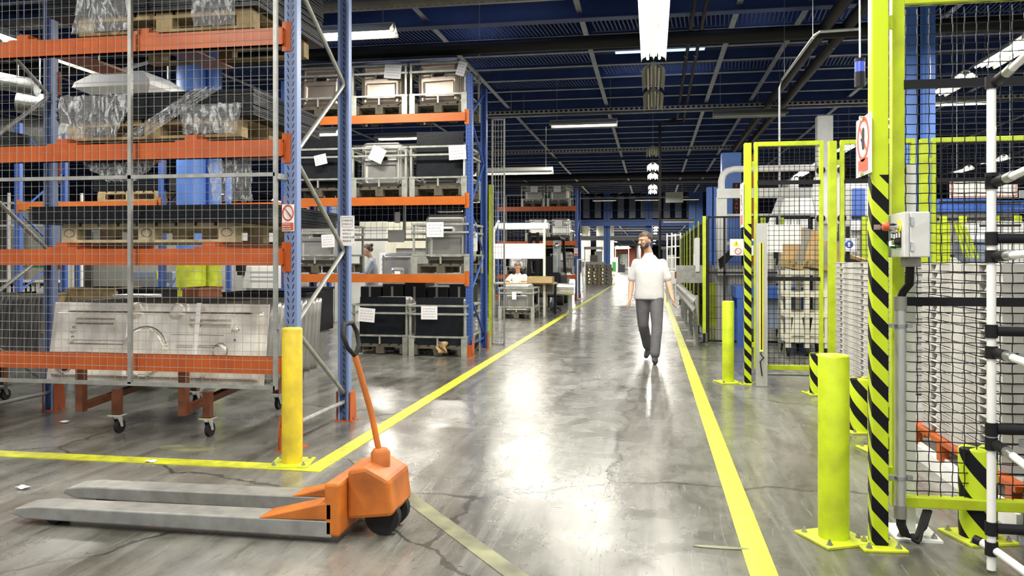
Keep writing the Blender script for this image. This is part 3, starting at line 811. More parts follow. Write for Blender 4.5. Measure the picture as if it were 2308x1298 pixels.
place_cage(-3.12, 11.5, T2, 'right cage on the middle beam, with a tall black sheet', 'black', 8, G, lift=.12, back='steel_bright', tagl='white paper tag at the right corner of the black sheet cage', tpos=(.30, 0.64, -.05), csize=(.2, .16))
place_cage(-5.05, 11.5, T1, 'left cage on the bottom beam behind the mesh guard', 'steel_grey', 5, G, tagl='white paper tag on the left cage of the bottom beam', tpos=(.22, 0.50, -.05), csize=(.16, .15))
place_cage(-3.08, 11.5, T1, 'right cage on the bottom beam, with a tall grey tray', 'steel_grey', 6, G, cx=.06, lift=.05, tagl='white marked paper tag at the top of the right bottom beam cage', tpos=(-.08, 0.66, 0), csize=(.2, .17))
F_ = 'steel cages on the floor under the middle rack'
place_cage(-4.02, 11.5, 0.0, 'left floor cage under the middle rack, with black sheets', 'black', 6, F_, back='steel_grey', tagl='white paper tag on the left floor cage', tpos=(-.2, 0.59, .08), csize=(.2, .16))
place_cage(-3.10, 11.4, 0.0, 'right floor cage under the middle rack, with black sheets', 'black', 7, F_, back='steel_grey', tagl='white paper tag on the right floor cage', tpos=(-.12, 0.64, 0), csize=(.19, .15))
mb = MB()
mb.grid(8, 8, lambda u, v: (-3.1 + .14 * u + .02 * math.sin(v * 9), 11.385 - .03 * math.sin(u * 7 + v * 5), .05 + .17 * v))
o = mb.build('torn_cardboard', 'card', None, smooth=True); sm = o.modifiers.new('thick', 'SOLIDIFY'); sm.thickness = .004
tag(o, 'torn piece of brown cardboard hanging from the right floor cage', 'cardboard')
place_cage(-3.24, 19.15, 0, 'cage before the seated worker, standing on the floor with blue grey trays', 'steel_grey', 10, 'cages by the workstation', tagl='white card tag on the floor cage before the worker', tpos=(-.05, 0.56, 0), csize=(.08, .14))
G4 = 'cages in the far rack'
for (x, z, m, lab) in ((-4.3, 3.383, 'steel_grey', 'left cage on the top beam of the far rack'), (-3.35, 3.383, 'steel_grey', 'right cage on the top beam of the far rack'),
                       (-4.15, 2.123, 'steel_bright', 'left pale cage, on the second beam of the far rack'), (-3.3, 2.123, 'steel_bright', 'right pale cage, on the second beam of the far rack'),
                       (-3.22, .903, 'steel_grey', 'dark cage on the low beam of the far rack'), (-4.9, .903, 'steel_bright', 'cage behind the seated worker, on the low beam of the far rack')):
    place_cage(x, 29.05, z, lab, m, 5, G4, tagl='white paper tag on the ' + lab.split(',')[0], tpos=(-.05 if x > -4 else .05, 0.64, 0), csize=(.2, .17))
for s in SPARE: bpy.data.objects.remove(s)
# ================================================================ bollards
def bolts(t, pts, z, parent=None):
    for (x, y) in pts:
        mb = MB(); mb.lathe([(.017, z), (.017, z + .003), (.012, z + .003), (.012, z + .014), (.006, z + .014), (.006, z + .026)], (x, y, 0), 6)
        mb.build('bolt', 'galv', parent or t)
def plate(t, s, h, m, rz=0):
    mb = MB(); mb.box((0, 0, h / 2), (s, s, h), rz)
    p = mb.build('base_plate', m, t, bevel=.003)
    c, q = math.cos(rz), math.sin(rz); k = s / 2 - .035
    bolts(t, [(x * c - y * q, x * q + y * c) for x, y in ((k, k), (-k, k), (k, -k), (-k, -k))], h, p)
def bollard(label, x, y, r, h, m='lime_paint', rz=.3, ps=.26):
    t = thing('bollard', label, 'bollard', (x, y, 0))
    mb = MB(); mb.lathe([(r, .012), (r, h - .012), (r - .004, h - .004), (r - .012, h), (.001, h)], n=36); mb.build('post', m, t, smooth=40)
    plate(t, ps, .014, 'lime_dirty', rz)
    return t
bollard('stout lime yellow bollard in the right foreground', .90, 4.26, .0745, .93, 'lime_paint', .45, .27)
bollard('lime yellow bollard on the right beyond the foreground one, before the far striped post', .86, 9.53, .066, .94, 'lime_paint', .35, .26)
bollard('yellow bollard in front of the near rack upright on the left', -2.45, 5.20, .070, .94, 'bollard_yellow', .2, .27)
GB = 'short striped bollards along the pallet stacks'
bollard('short striped bollard just behind the foreground bollard, farthest of its row', 1.72, 8.87, .087, .43, 'stripe_round', .2, .26)
bollard('short striped bollard seen left of the tall striped post', 1.69, 6.99, .089, .44, 'stripe_round', .2, .26)
bollard('short striped bollard half hidden by the tall striped post', 1.66, 6.3, .089, .44, 'stripe_round', .2, .26)
bollard('short striped bollard behind the white tube rack, nearest of its row', 1.62, 4.40, .088, .46, 'stripe_round', .3, .26)
for o in [o for o in COL.objects if o.get('category') == 'bollard' and 'short' in o['label']]: o['group'] = GB

# ================================================================ tall striped posts
def post(label, x, y, h, m, s=.078, ps=.2, rz=0):
    t = thing('guard_post', label, 'post', (x, y, 0))
    mb = MB(); mb.span((-s / 2, -s / 2, .012), (s / 2, s / 2, h)); mb.build('post_tube', m, t, bevel=.006)
    plate(t, ps, .012, 'lime_dirty', rz)
    return t
p1 = post('tall lime post with black hazard stripes, nearest on the right', 1.095, 4.2, 3.3, 'stripe_post', .078, .21, .12)
p2 = post('striped lime post at the far guard door, behind the second bollard', 1.07, 9.47, 2.74, 'stripe_post', .08, .2)
p3 = post('plain lime post between the first two far guard panels', 1.985, 9.47, 2.74, 'lime_paint', .085, .2)
p4 = post('plain lime post between the last two far guard panels', 2.94, 9.47, 2.74, 'lime_paint', .08, .2)

# ================================================================ lime framed guard panels of crimped black wire
def guard_panel(label, x0, x1, y, z0, z1, px_=.055, pz_=.05, r=.0026, f=.06, crimp=True, bars=(2.285, 1.197)):
    t = thing('machine_guard', label, 'machine guard', (x0, y, 0))
    w = x1 - x0
    for nm, a, b in (('stile', (0, -.02, z0), (f, .035, z1)), ('stile', (w - f, -.02, z0), (w, .035, z1)), ('top_rail', (f, -.02, z1 - .05), (w - f, .035, z1)), ('bottom_rail', (f, -.03, z0), (w - f, .035, z0 + .052))):
        mb = MB(); mb.span(a, b); mb.build(nm, 'lime_paint', t, bevel=.004)
    mb = MB(); n = int((w - 2 * f) / px_); k = int((z1 - z0 - .09) / pz_)
    am = .0013 if crimp else 0
    for i in range(n + 1):
        a = f + .012 + i * px_; zs = [z0 + .03 + j * pz_ / 2 for j in range(2 * k + 2)] if crimp else [z0 + .03, z1 - .03]
        mb.tube([(a + am * (1 if j % 4 in (0, 1) else -1) * (1 if i % 2 else -1), .01 + am * math.sin(j * PI / 2 + i * PI), z) for j, z in enumerate(zs)], r, 5, False)
    for j in range(k + 1):
        z = z0 + .075 + j * pz_; xs = [f - .012 + i * px_ / 2 for i in range(2 * n + 3)] if crimp else [f - .01, w - f + .01]
        mb.tube([(a, .012 - am * math.sin(i * PI / 2 + j * PI), z + am * .7 * (1 if i % 4 in (0, 1) else -1)) for i, a in enumerate(xs)], r, 5, False)
    mb.build('wire_mesh', 'black_wire', t)
    mb = MB(); am2 = .004
    for i in range(0, 2 * n + 2):
        pass
    for z in bars:
        mb = MB(); mb.span((f - .005, -.026, z - .022), (w - f + .005, -.004, z + .022)); mb.build('flat_bar', 'black', t)
    return t
ga = guard_panel('nearest lime framed mesh guard panel behind the white tube rack', 1.19, 2.6, 4.33, .165, 2.74)
for z in (2.6, .33):
    mb = MB(); mb.span((-.075, -.03, z - .035), (0.002, -.02, z + .035)); b = mb.build('hinge_plate', 'lime_paint', ga)
    mb = MB(); mb.cyl((-.035, -.031, z), (-.035, -.042, z), .011, 10); mb.build('bolt', 'chrome', b)
for lab, a, b, br in (('far lime framed guard door beside the striped post', 1.14, 1.89, 1), ('second far lime framed guard panel above the grey pallet stack', 2.07, 2.85, 0), ('third far lime framed guard panel on the right', 3.02, 4.7, 0)):
    g = guard_panel(lab, a, b, 9.47, .17, 2.75, .0555, .0555, .003, .042, False)
    for z in (2.5, .45):
        mb = MB(); mb.span((-.05, -.02, z - .03), (.002, -.012, z + .03)); h = mb.build('hinge_plate', 'lime_paint', g)
mb = MB(); mb.cyl((1.2, 9.42, .13), (1.9, 9.42, .13), .022, 12); tag(mb.build('floor_roller', 'galv', None), 'silver tube along the foot of the far guard door', 'tube')

# ---------------------------------------------------------------- signs
def hand_sign(label, x, y0, y1, z0, z1, hand=True):
    """prohibition board that faces the aisle (-X)"""
    yc, zc = (y0 + y1) / 2, (z0 + z1) / 2; w, h = abs(y1 - y0), z1 - z0
    t = thing('warning_sign', label, 'sign', (x, yc, zc), 0)
    mb = MB(); mb.span((-.003, -w / 2, -h / 2), (.003, w / 2, h / 2)); mb.build('board', 'sign_white', t)
    def ringm(r0, r1, zc, a0=0, a1=2 * PI, n=40):
        mb = MB()
        vs, fs = [], []
        for i in range(n + 1):
            a = a0 + (a1 - a0) * i / n
            for r in (r0, r1):
                for xx in (-.0045, -.0032): vs.append((xx, r * math.cos(a), zc + r * math.sin(a)))
        for i in range(n):
            k = i * 4
            fs += [(k, k + 4, k + 6, k + 2), (k + 1, k + 3, k + 7, k + 5), (k, k + 1, k + 5, k + 4), (k + 2, k + 6, k + 7, k + 3)]
        return mb.add(vs, fs)
    R = w * .40; zc2 = h * .12
    r_ = ringm(R * .80, R, zc2)
    r_.bar((-.0042, R * .62, zc2 + R * .62), (-.0042, -R * .62, zc2 - R * .62), .0015, R * .17, (1, 0, 0)) if False else r_.prism([(R * .64, zc2 + R * .52), (R * .52, zc2 + R * .64), (-R * .64, zc2 - R * .52), (-R * .52, zc2 - R * .64)], -.0044, -.0033, 'x')
    r_.build('prohibition_ring', 'sign_red', t)
    if hand:
        s = R * .5
        hd = MB()
        hd.prism([(-s * .42, zc2 - s * .9), (s * .25, zc2 - s * .9), (s * .42, zc2 - s * .3), (s * .8, zc2 + .05 * s), (s * .7, zc2 + s * .22), (s * .38, zc2 + .05 * s), (s * .30, zc2 + s * .9), (s * .08, zc2 + s * .95), (-.0 * s, zc2 + s * 1.05), (-s * .2, zc2 + s * 1.0), (-s * .42, zc2 + s * .85)], -.0052, -.0045, 'x')
        hd.build('hand_symbol', 'black', t)
    mb = MB(); mb.span((-.0045, -w * .33, -h * .44), (-.0032, w * .33, -h * .22)); p = mb.build('red_panel', 'sign_red', t)
    bd = MB()
    for a, b in (((-w * .45, -h * .47), (w * .45, -h * .465)), ((-w * .45, h * .465), (w * .45, h * .47)), ((-w * .45, -h * .47), (-w * .435, h * .47)), ((w * .435, -h * .47), (w * .45, h * .47))): bd.span((-.004, a[0], a[1]), (-.0031, b[0], b[1]))
    bd.build('border_line', 'ink_grey', t)
    for zz in (h * .48, -h * .47):
        mb = MB(); mb.cyl((-.02, 0, zz), (.004, 0, zz), .012, 10); mb.build('screw', 'chrome', t)
    return t
hand_sign('white no touching sign with black hand on the near striped post', 1.045, gy(1964, 1.045), gy(1931, 1.045), gz(392, 1.045, 4.2), gz(258, 1.045, 4.2))
hand_sign('small white prohibition sign on the far striped post', 1.02, 9.42, 9.75, gz(512, 1.02, 9.5), gz(412, 1.02, 9.5))

# ---------------------------------------------------------------- control box, conduit and cables on the near panel
X0 = 1.15
cb = thing('control_box', 'light grey control box with red stop button beside the near striped post', 'control box', (X0, 3.96, 1.417))
mb = MB(); mb.span((.02, 0, 0), (.108, .29, .21)); mb.build('box_body', 'box_grey', cb, bevel=.006)
mb = MB(); mb.span((-.004, .0, 0), (.018, .29, .21)); mb.build('box_door', 'box_grey', cb, bevel=.004)
for z in (.05, .165):
    mb = MB(); mb.span((.022, -.008, z - .02), (.034, .002, z + .02)); mb.build('hinge', 'chrome', cb)
mb = MB(); mb.lathe([(.031, 0), (.031, .004)], n=28); o = mb.build('button_plate', 'sign_yellow', cb, (-.005, .07, .145)); o.rotation_euler.y = -PI / 2
mb = MB(); mb.cyl((-.005, .07, .145), (-.06, .07, .145), .014, 18); mb.build('button_stem', 'chrome', cb)
mb = MB(); mb.lathe([(.016, .0), (.021, .004), (.021, .022), (.016, .028), (.001, .029)], n=24); o = mb.build('stop_button', 'sign_red', cb, (-.052, .07, .145), smooth=40); o.rotation_euler.y = -PI / 2
for i, (y, z, m) in enumerate(((.06, .075, 'black'), (.10, .075, 'wood'), (.14, .072, 'lamp_green'), (.18, .075, 'black'))):
    mb = MB(); mb.span((-.008, y - .016, z - .03), (-.004, y + .016, z + .045)); mb.build('switch_plate', 'black', cb)
    mb = MB(); mb.cyl((-.008, y, z - .005), (-.03, y, z - .005), .012, 14); mb.build('switch', m, cb)
    mb = MB(); mb.span((-.0095, y - .012, z + .018), (-.008, y + .012, z + .04)); mb.build('switch_label', 'paper', cb)
mb = MB(); mb.span((.02, .28, .06), (.09, .37, .15)); mb.build('mounting_bracket', 'galv', cb)
for y in (.18, .22):
    mb = MB(); mb.span((-.008, y - .016, .135), (-.004, y + .016, .165)); mb.build('switch_plate', 'black', cb)
mb = MB(); mb.cyl((-.005, .14, .145), (-.05, .14, .145), .011, 12); k = mb.build('key_switch', 'black', cb)
mb = MB(); mb.cyl((-.05, .14, .145), (-.07, .14, .145), .004, 8); mb.span((-.10, .138, .133), (-.07, .142, .157)); mb.build('key', 'galv', k)
mb = MB(); mb.span((.035, .08, -.045), (.095, .2, 0)); mb.build('cable_gland', 'wire_grey', cb, bevel=.006)
cx, cy = gx(2029, 4.24), 4.24
ct = thing('cable_conduit', 'grey plastic conduit pipe clamped to the near guard panel below the control box', 'conduit', (cx, cy, 0))
mb = MB(); mb.cyl((0, 0, .16), (0, 0, 1.2), .026, 20); mb.build('pipe', 'alu', ct, smooth=40)
for z in (1.19, .16):
    mb = MB(); mb.cyl((0, 0, z - .03), (0, 0, z + .035), .030, 20); mb.build('coupling', 'wire_grey', ct, smooth=40)
for z in (1.08, .33):
    mb = MB(); mb.cyl((0, 0, z - .008), (0, 0, z + .008), .031, 20); mb.span((-.062, -.012, z - .01), (-.03, .012, z + .01)); mb.span((.03, -.012, z - .01), (.055, .012, z + .01)); mb.build('pipe_clamp', 'galv', ct)
mb = MB(); mb.tube([(X0 + .07 - cx, -.12, 1.385), (X0 + .07 - cx, -.115, 1.35), (.03, -.05, 1.29), (.012, -.01, 1.25), (.0, 0, 1.21)], .019, 10); mb.build('flexible_hose', 'pipe_black', ct, smooth=True)
for i, dx in enumerate((-.012, .0, .014)):
    mb = MB(); mb.tube([(dx, -.01, .16), (dx, -.01, .10), (.02 + dx, -.01, .05), (.07, 0, .035), (.11 + dx, .03, .08), (.15 + dx, .08, .15)], .010, 8); mb.build('cable', 'black_rubber', ct, smooth=True)
mb = MB(); mb.tube([(.12, .04, .10), (.09, .0, .03), (.075, -.02, .02 - .03 + .03), (.055, -.02, .03), (.05, -.02, .06)], .011, 8); mb.build('cable', 'black_rubber', ct, smooth=True)
hs = MB(); pts = []
tx = MB(); tx.tube([(gx(1996, 4.4), 4.40, gz(395, 1.2, 4.4)), (gx(2015, 4.4), 4.41, gz(372, 1.2, 4.4)), (gx(2035, 4.4), 4.41, gz(372, 1.2, 4.4)), (gx(2046, 4.4), 4.42, gz(400, 1.2, 4.4)), (gx(2042, 4.4), 4.42, gz(455, 1.2, 4.4)), (gx(2036, 4.4), 4.42, gz(500, 1.2, 4.4))], .010, 8)
tag(tx.build('cable', 'black_rubber', None, smooth=True), 'black cable looping behind the near guard panel above the control box', 'cable')
wp = thing('sensor_post', 'white square post on a bolted foot behind the near guard panel', 'post', (1.30, 4.44, 0))
mb = MB(); mb.span((-.032, -.032, .012), (.032, .032, 1.9)); mb.build('post_tube', 'white_paint', wp, bevel=.003)
mb = MB(); mb.span((-.10, -.16, 0), (.12, .10, .012)); p = mb.build('base_plate', 'white_paint', wp)
bolts(wp, [(-.07, -.12), (.09, -.12), (.09, .07)], .012, p)
mb = MB(); mb.span((-.034, -.036, .02), (-.012, -.033, 1.2)); mb.build('light_strip', 'glass', wp)
lc = thing('light_curtain', 'aluminium light curtain column with yellow strip by the far guard door', 'light curtain', (1.205, 9.3, 0))
mb = MB(); mb.prism([(-.06, 0), (.06, 0), (.06, .07), (.045, .07), (.045, .015), (-.045, .015), (-.045, .07), (-.06, .07)], .01, 1.82, 'z'); o = mb.build('profile', 'alu', lc)
mb = MB(); mb.span((-.026, -.012, .38), (-.012, .0, 1.60)); mb.span((.002, -.012, .38), (.014, .0, 1.60)); mb.build('yellow_strip', 'sign_yellow', lc)
mb = MB(); mb.span((-.012, -.013, .38), (.002, .0, 1.60)); mb.build('sensor_strip', 'black', lc)
mb = MB(); mb.ball((-.005, -.016, .40), .008); mb.build('indicator', 'lamp_green', lc)
mb = MB(); mb.tube([(-.02, -.01, .38), (0, -.03, .34), (.02, -.03, .33), (-.02, -.02, .28), (0, -.02, .12)], .007, 6); mb.build('cable', 'black_rubber', lc)
mb = MB(); mb.span((-.10, -.05, 0), (.10, .10, .012)); mb.build('base_plate', 'galv', lc)

# ---------------------------------------------------------------- white tube rack on the far right
fr = thing('tube_rack', 'white tube rack with black joints at the right edge of the picture', 'rack', (1.50, 3.92, 0))
mb = MB(); mb.cyl((0, 0, .015), (0, 0, 2.2), .019, 18); mb.build('upright_tube', 'white_tube', fr, smooth=40)
mb = MB(); mb.cyl((0, -1.2, .015), (0, -1.2, 2.5), .019, 18); mb.build('upright_tube', 'white_tube', fr, smooth=40)
for z in (1.765, 1.50, 1.085, .645, .20):
    mb = MB(); mb.cyl((.02, .0, z), (1.3, .0, z), .017, 14); mb.build('cross_tube', 'white_tube', fr, smooth=40)
    mb = MB(); mb.cyl((0, 0, z - .03), (0, 0, z + .03), .026, 14); mb.cyl((.02, 0, z), (.13, 0, z), .023, 14); mb.build('joint', 'black', fr, smooth=40)
for z, z2 in ((2.2, 2.42), (1.75, 1.86), (1.42, 1.46), (.99, .95), (.58, .46)):
    mb = MB(); mb.tube([(.02, -.03, z), (.02, -1.2, z2)], .017, 14); mb.build('rail_tube', 'white_tube', fr, smooth=40)
    mb = MB(); mb.cyl((0, 0, z - .028), (0, 0, z + .028), .026, 14); mb.tube([(.01, -.01, z), (.02, -.10, z + (z2 - z) * .08)], .024, 14); j = mb.build('joint', 'black', fr, smooth=40)
    mb = MB(); mb.tube([(.02, -.10, z + (z2 - z) * .08), (.02, -.17, z + (z2 - z) * .14)], .0215, 14); mb.build('clip', 'galv', j, smooth=40)
mb = MB(); mb.tube([(-.03, .03, .125), (.02, -.03, .10), (.16, -.9, .04)], .018, 14); o = mb.build('foot_tube', 'white_tube', fr, smooth=40); o['label'] = 'white foot tube with yellow tape'
mb = MB(); mb.tube([(.052, -.24, .088), (.145, -.81, .048)], .0195, 14); mb.build('tape', 'line_yellow', o)
mb = MB(); mb.tube([(-.03, .03, .125), (-.05, .055, .13)], .020, 12); mb.cyl((0, 0, .08), (0, 0, .14), .027, 14); mb.build('joint', 'black', fr)
for z in (1.70, .98, .60, .17):
    mb = MB(); mb.span((.1, -.05, z - .022), (1.3, -.03, z + .012)); o = mb.build('roller_track', 'galv', fr)
    if z < 1:
        r_ = MB()
        for i in range(18): r_.cyl((.16 + i * .06, -.06, z + .02), (.16 + i * .06, -.02, z + .02), .018, 10)
        r_.build('roller', 'black', o)

# ---------------------------------------------------------------- grey plastic pallets on the conveyor
def plastic_pallet_mb(W=1.0, L=1.32, P=.0545):
    mb = MB()
    for y0, y1 in ((-L / 2, -.46), (-.36, -.10), (-.10, .10), (.10, .36), (.46, L / 2)):
        mb.span((-W / 2, y0, .002), (W / 2, y1, P * .78)) if (y0, y1) != (-.10, .10) else mb.span((-W / 2 - .004, y0, .0), (W / 2, y1, P * .78))
    mb.prism([(-W / 2, P * .76), (W / 2, P * .76), (W / 2, P * .91), (-W / 2 + .002, P * .91), (-W / 2 - .003, P * .88), (-W / 2 - .003, P * .79)], -L / 2, L / 2, 'y')
    for yc in (-.41, .41):
        mb.add([(-W / 2 + .004, yc - .05, .003), (-W / 2 + .004, yc - .005, .003), (-W / 2 + .004, yc - .05, P * .6), (-W / 2 + .10, yc - .05, .003), (-W / 2 + .1, yc - .005, .003), (-W / 2 + .1, yc - .05, P * .6)], [(0, 1, 2), (3, 5, 4), (0, 3, 4, 1), (1, 4, 5, 2), (2, 5, 3, 0)])
    return mb
pp = None
for nm, y, grp in (('near', 5.42, 'pallets of the near grey stack'), ('far', 8.13, 'pallets of the far grey stack')):
    for i in range(21):
        if pp is None: q = pp = plastic_pallet_mb().build('plastic_pallet', 'pallet_grey', None)
        else: q = pp.copy(); COL.objects.link(q)
        q.location = (2.375 + .004 * math.sin(i * 3.1), y + .006 * math.sin(i * 1.9), .245 + i * .0545)
        lab = 'grey plastic pallet in the %s stack %s' % (nm, 'right behind the near guard panel' if nm == 'near' else 'between the foreground bollard and the striped post')
        if i == 20: lab = 'topmost grey plastic pallet of the %s stack' % nm
        if i == 0: lab = 'bottom grey plastic pallet of the %s stack on the red conveyor' % nm
        tag(q, lab, 'pallet', grp)
cv = thing('pallet_conveyor', 'low red and white conveyor under the grey plastic pallet stacks', 'conveyor', (1.84, 4.4, 0))
mb = MB(); mb.span((0, .1, .0), (.06, 4.6, .10)); mb.span((0.02, .1, .1), (1.1, 4.6, .12)); mb.build('base_skirt', 'white_paint', cv)
mb = MB(); mb.span((-.005, .1, .21), (.07, 4.6, .242)); mb.build('rail', 'rack_orange', cv)
for i in range(9):
    mb = MB(); mb.span((-.002, .15 + i * .52, .10), (.05, .23 + i * .52, .212)); mb.build('stanchion', 'rack_orange', cv)
mb = MB(); mb.span((1.03, .1, .0), (1.09, 4.6, .242)); mb.build('rail', 'white_paint', cv)
r_ = MB()
for i in range(26): r_.cyl((.07, .2 + i * .17, .19), (1.03, .2 + i * .17, .19), .048, 12)
r_.build('roller', 'galv_dull', cv)
su = thing('sensor_unit', 'black sensor unit with red and amber lamps low behind the white tube rack', 'sensor', (1.86, 4.42, 0))
mb = MB(); mb.span((.0, 0, .0), (.5, .05, .245)); mb.build('back_panel', 'black', su)
mb = MB(); mb.span((.01, -.03, .06), (.055, 0, .19)); s_ = mb.build('sensor_head', 'box_grey', su)
mb = MB(); mb.ball((.03, -.032, .165), .009); mb.build('red_lamp', 'lamp_red', s_)
mb = MB(); mb.span((.10, -.025, .10), (.15, 0, .18)); s_ = mb.build('connector', 'blue_plastic', su)
mb = MB(); mb.span((.125, -.03, .13), (.14, -.024, .16)); mb.build('amber_lamp', 'lamp_amber', s_)

# ---------------------------------------------------------------- pole-like guard fence and crash rail along the aisle
FC = 'black mesh fence panels along the right of the aisle'
ys = [14.15 + i * 1.75 for i in range(8)]
for i in range(7):
    t = wire_panel('mesh_fence', ('nearest' if i == 0 else 'farthest' if i == 6 else ['', 'second', 'third', 'fourth', 'fifth', 'sixth'][i]) + ' black mesh panel of the fence behind the steel crash rail', ys[i] + .06, ys[i + 1] - .04, .18, 2.1, .92, .02, .2, .004, .03, 'black_wire', 'black', cat='mesh fence', group=FC, axis='y')
for i, y in enumerate(ys):
    t = thing('fence_post', ('nearest' if i == 0 else 'farthest' if i == 7 else ['', 'second', 'third', 'fourth', 'fifth', 'sixth', 'seventh'][i]) + ' lime post of the fence behind the steel crash rail', 'post', (.88, y, 0), 0, 'lime fence posts along the right of the aisle')
    mb = MB(); hw = .028 if i == 0 else .012; mb.span((-hw, -.025, .16), (hw, .025, 2.17)); mb.build('post_tube', 'lime_paint', t)
    mb = MB(); mb.span((-.02, -.02, .01), (.02, .02, .16)); mb.span((-.06, -.06, 0), (.06, .06, .01)); mb.build('foot', 'black', t)
t = wire_panel('mesh_fence', 'black mesh fence panel standing across behind the second bollard, lower edge near floor', .95, 2.6, .03, 2.15, 14.15, .05, .2, .003, .03, 'black_wire', 'black', mid=(1.2,), cat='mesh fence', posts=(1.22,))
cr = thing('crash_rail', 'corrugated steel crash rail on posts along the right side of the aisle', 'crash rail', (.70, 13.2, 0))
prof = []
W = [(0, .0), (.02, .02), (.05, .075), (.055, .10), (.03, .135), (.0, .155), (.03, .175), (.055, .21), (.05, .235), (.02, .29), (0, .31)]
def wrail(a, b, axis, flip=1, z=.50):
    mb = MB(); k = len(W); n = 14
    vs = []
    for i in range(n + 1):
        y = a + (b - a) * i / n
        fl = .02 * max(0, 1 - (y - a) / .4) if axis == 'y' else 0
        for t_ in (0, .006):
            for (x, zz) in W: vs.append((-(x - t_) - fl * 0, y, z + zz) if axis == 'y' else (y, -(x - t_), z + zz))
    fs = []
    for i in range(n):
        o1, o2 = i * 2 * k, (i + 1) * 2 * k
        for j in range(k - 1):
            fs += [(o1 + j, o1 + j + 1, o2 + j + 1, o2 + j), (o1 + k + j, o2 + k + j, o2 + k + j + 1, o1 + k + j + 1)]
        fs += [(o1, o2, o2 + k, o1 + k), (o1 + k - 1, o1 + 2 * k - 1, o2 + 2 * k - 1, o2 + k - 1)]
    for o1 in (0, n * 2 * k):
        for j in range(k - 1): fs.append((o1 + j, o1 + k + j, o1 + k + j + 1, o1 + j + 1))
    return mb.add(vs, fs)
wrail(0, 9.2, 'y').build('rail', 'steel_grey', cr, smooth=40)
for y in (1.2, 3.3, 5.4, 7.6):
    mb = MB(); mb.span((.012, y - .05, .01), (.09, y + .05, .80)); p = mb.build('post', 'galv_dull', cr)
    mb = MB(); mb.span((-.12, y - .1, 0), (.16, y + .1, .01)); mb.build('base_plate', 'galv_dull', p)

# ---------------------------------------------------------------- inside the machine cell
gt = thing('gantry', 'silver aluminium gantry frame with rounded corner inside the machine cell', 'frame', (gx(1626, 15), 15, 0))
gw = gx(1900, 15) - gx(1626, 15)
mb = MB(); mb.span((-.09, -.09, 0), (.09, .09, 2.55)); mb.build('post', 'alu', gt)
mb = MB(); mb.tube([(0, 0, 2.5), (0, 0, 2.85), (.03, 0, 2.96), (.10, 0, 3.03), (.22, 0, 3.06), (gw, 0, 3.06)], .06, 10); mb.build('bent_tube', 'white_paint', gt, smooth=40)
mb = MB(); mb.span((-.08, -.12, 2.53), (gw, .06, 2.70)); mb.build('beam', 'alu', gt)
for z in (2.22, 1.72): 
    mb = MB(); mb.span((.09, -.03, z - .03), (gw, .03, z + .03)); mb.build('cross_bar', 'galv', gt)
mb = MB(); mb.span((gw - .05, -.09, 0), (gw + .12, .09, 2.7)); mb.build('post', 'alu', gt)
mb = MB(); mb.span((-.8, -.06, 1.0), (1.2, .06, 1.32)); mb.build('machine_bed', 'galv_dull', gt)
mb = MB(); mb.span((.35, -.1, 0), (.6, .1, 1.3)); mb.build('post', 'alu', gt)
bc = thing('machine_column', 'bright blue machine column with vertical red lettering in the cell', 'column', (gx(1646, 17), 17, 0))
mb = MB(); mb.span((-.18, -.18, 0), (.20, .18, 3.6)); mb.build('column_body', 'blue_light', bc)
mb = MB(); mb.span((.03, -.19, 2.32), (.18, -.181, 2.98)); s_ = mb.build('sign_plate', 'black', bc)
for i, ch in enumerate('ELERANT'): text('lettering', ch, .085, (.105, -.192, 2.92 - i * .09), FACE, 'sign_red', s_)
oc = thing('red_column', 'slim orange red column behind the far striped post', 'column', (gx(1695, 16.5), 16.5, 0))
mb = MB(); mb.span((-.08, -.08, 0), (.08, .08, 3.5)); mb.build('column_body', 'rack_orange', oc)
for (pa, pb, ya, yb, Y, lab) in ((1737, 1800, 400, 560, 19, 'sloped white machine hood behind the far guard door'), (1802, 1880, 430, 540, 20.8, 'white machine enclosure behind the far guard door'), (1905, 1965, 405, 520, 19.5, 'white framed machine enclosure with window right of the guard door')):
    xa, xb = gx(pa, Y), gx(pb, Y); za, zb = gz(yb, xa, Y), gz(ya, xa, Y)
    t = thing('machine_enclosure', lab, 'machine', (xa, Y, 0)); w = xb - xa
    mb = MB()
    if 'sloped' in lab: mb.prism([(0, za), (w, za), (w, zb), (w * .75, zb), (0, za + .35)], 0, 1.2, 'y')
    else: mb.span((0, 0, za), (w, 1.2, zb))
    mb.build('housing', 'white_paint', t, bevel=.02)
    mb = MB(); mb.span((0.05, .1, 0), (w - .05, 1.1, za)); mb.build('base', 'galv_dull', t)
    mb = MB(); mb.span((w * .25, -.02, za + .25), (w * .75, 0, zb - .2)) 
    if 'window' in lab: mb.build('window_pane', 'blue_paint', t)
    else:
        mb = MB(); mb.span((w * .2, -.03, za + .05), (w * .8, 0.01, za + .12)); mb.build('handle_bar', 'galv', t)
rb = thing('lifting_head', 'white lifting head with black rollers on a vertical beam in the cell', 'machine', (gx(1862, 13.6), 13.6, 0))
mb = MB(); mb.span((-.12, .06, 0), (.12, .25, 3.75)); mb.build('vertical_beam', 'alu', rb)
mb = MB(); mb.prism([(-.05, 2.0), (.22, 2.0), (.24, 2.8), (.05, 2.95), (-.18, 2.75), (-.22, 2.45), (-.15, 2.1)], -.06, .05, 'y'); mb.build('head_plate', 'white_paint', rb)
for z in (2.85, 2.08):
    for x in (-.10, .22):
        mb = MB(); mb.cyl((x, -.12, z), (x, -.05, z), .065, 16); mb.build('roller', 'black', rb)
st = thing('load_stand', 'cream steel load stand on castors behind the far guard door', 'stand', (gx(1818, 12.4), 12.4, 0))
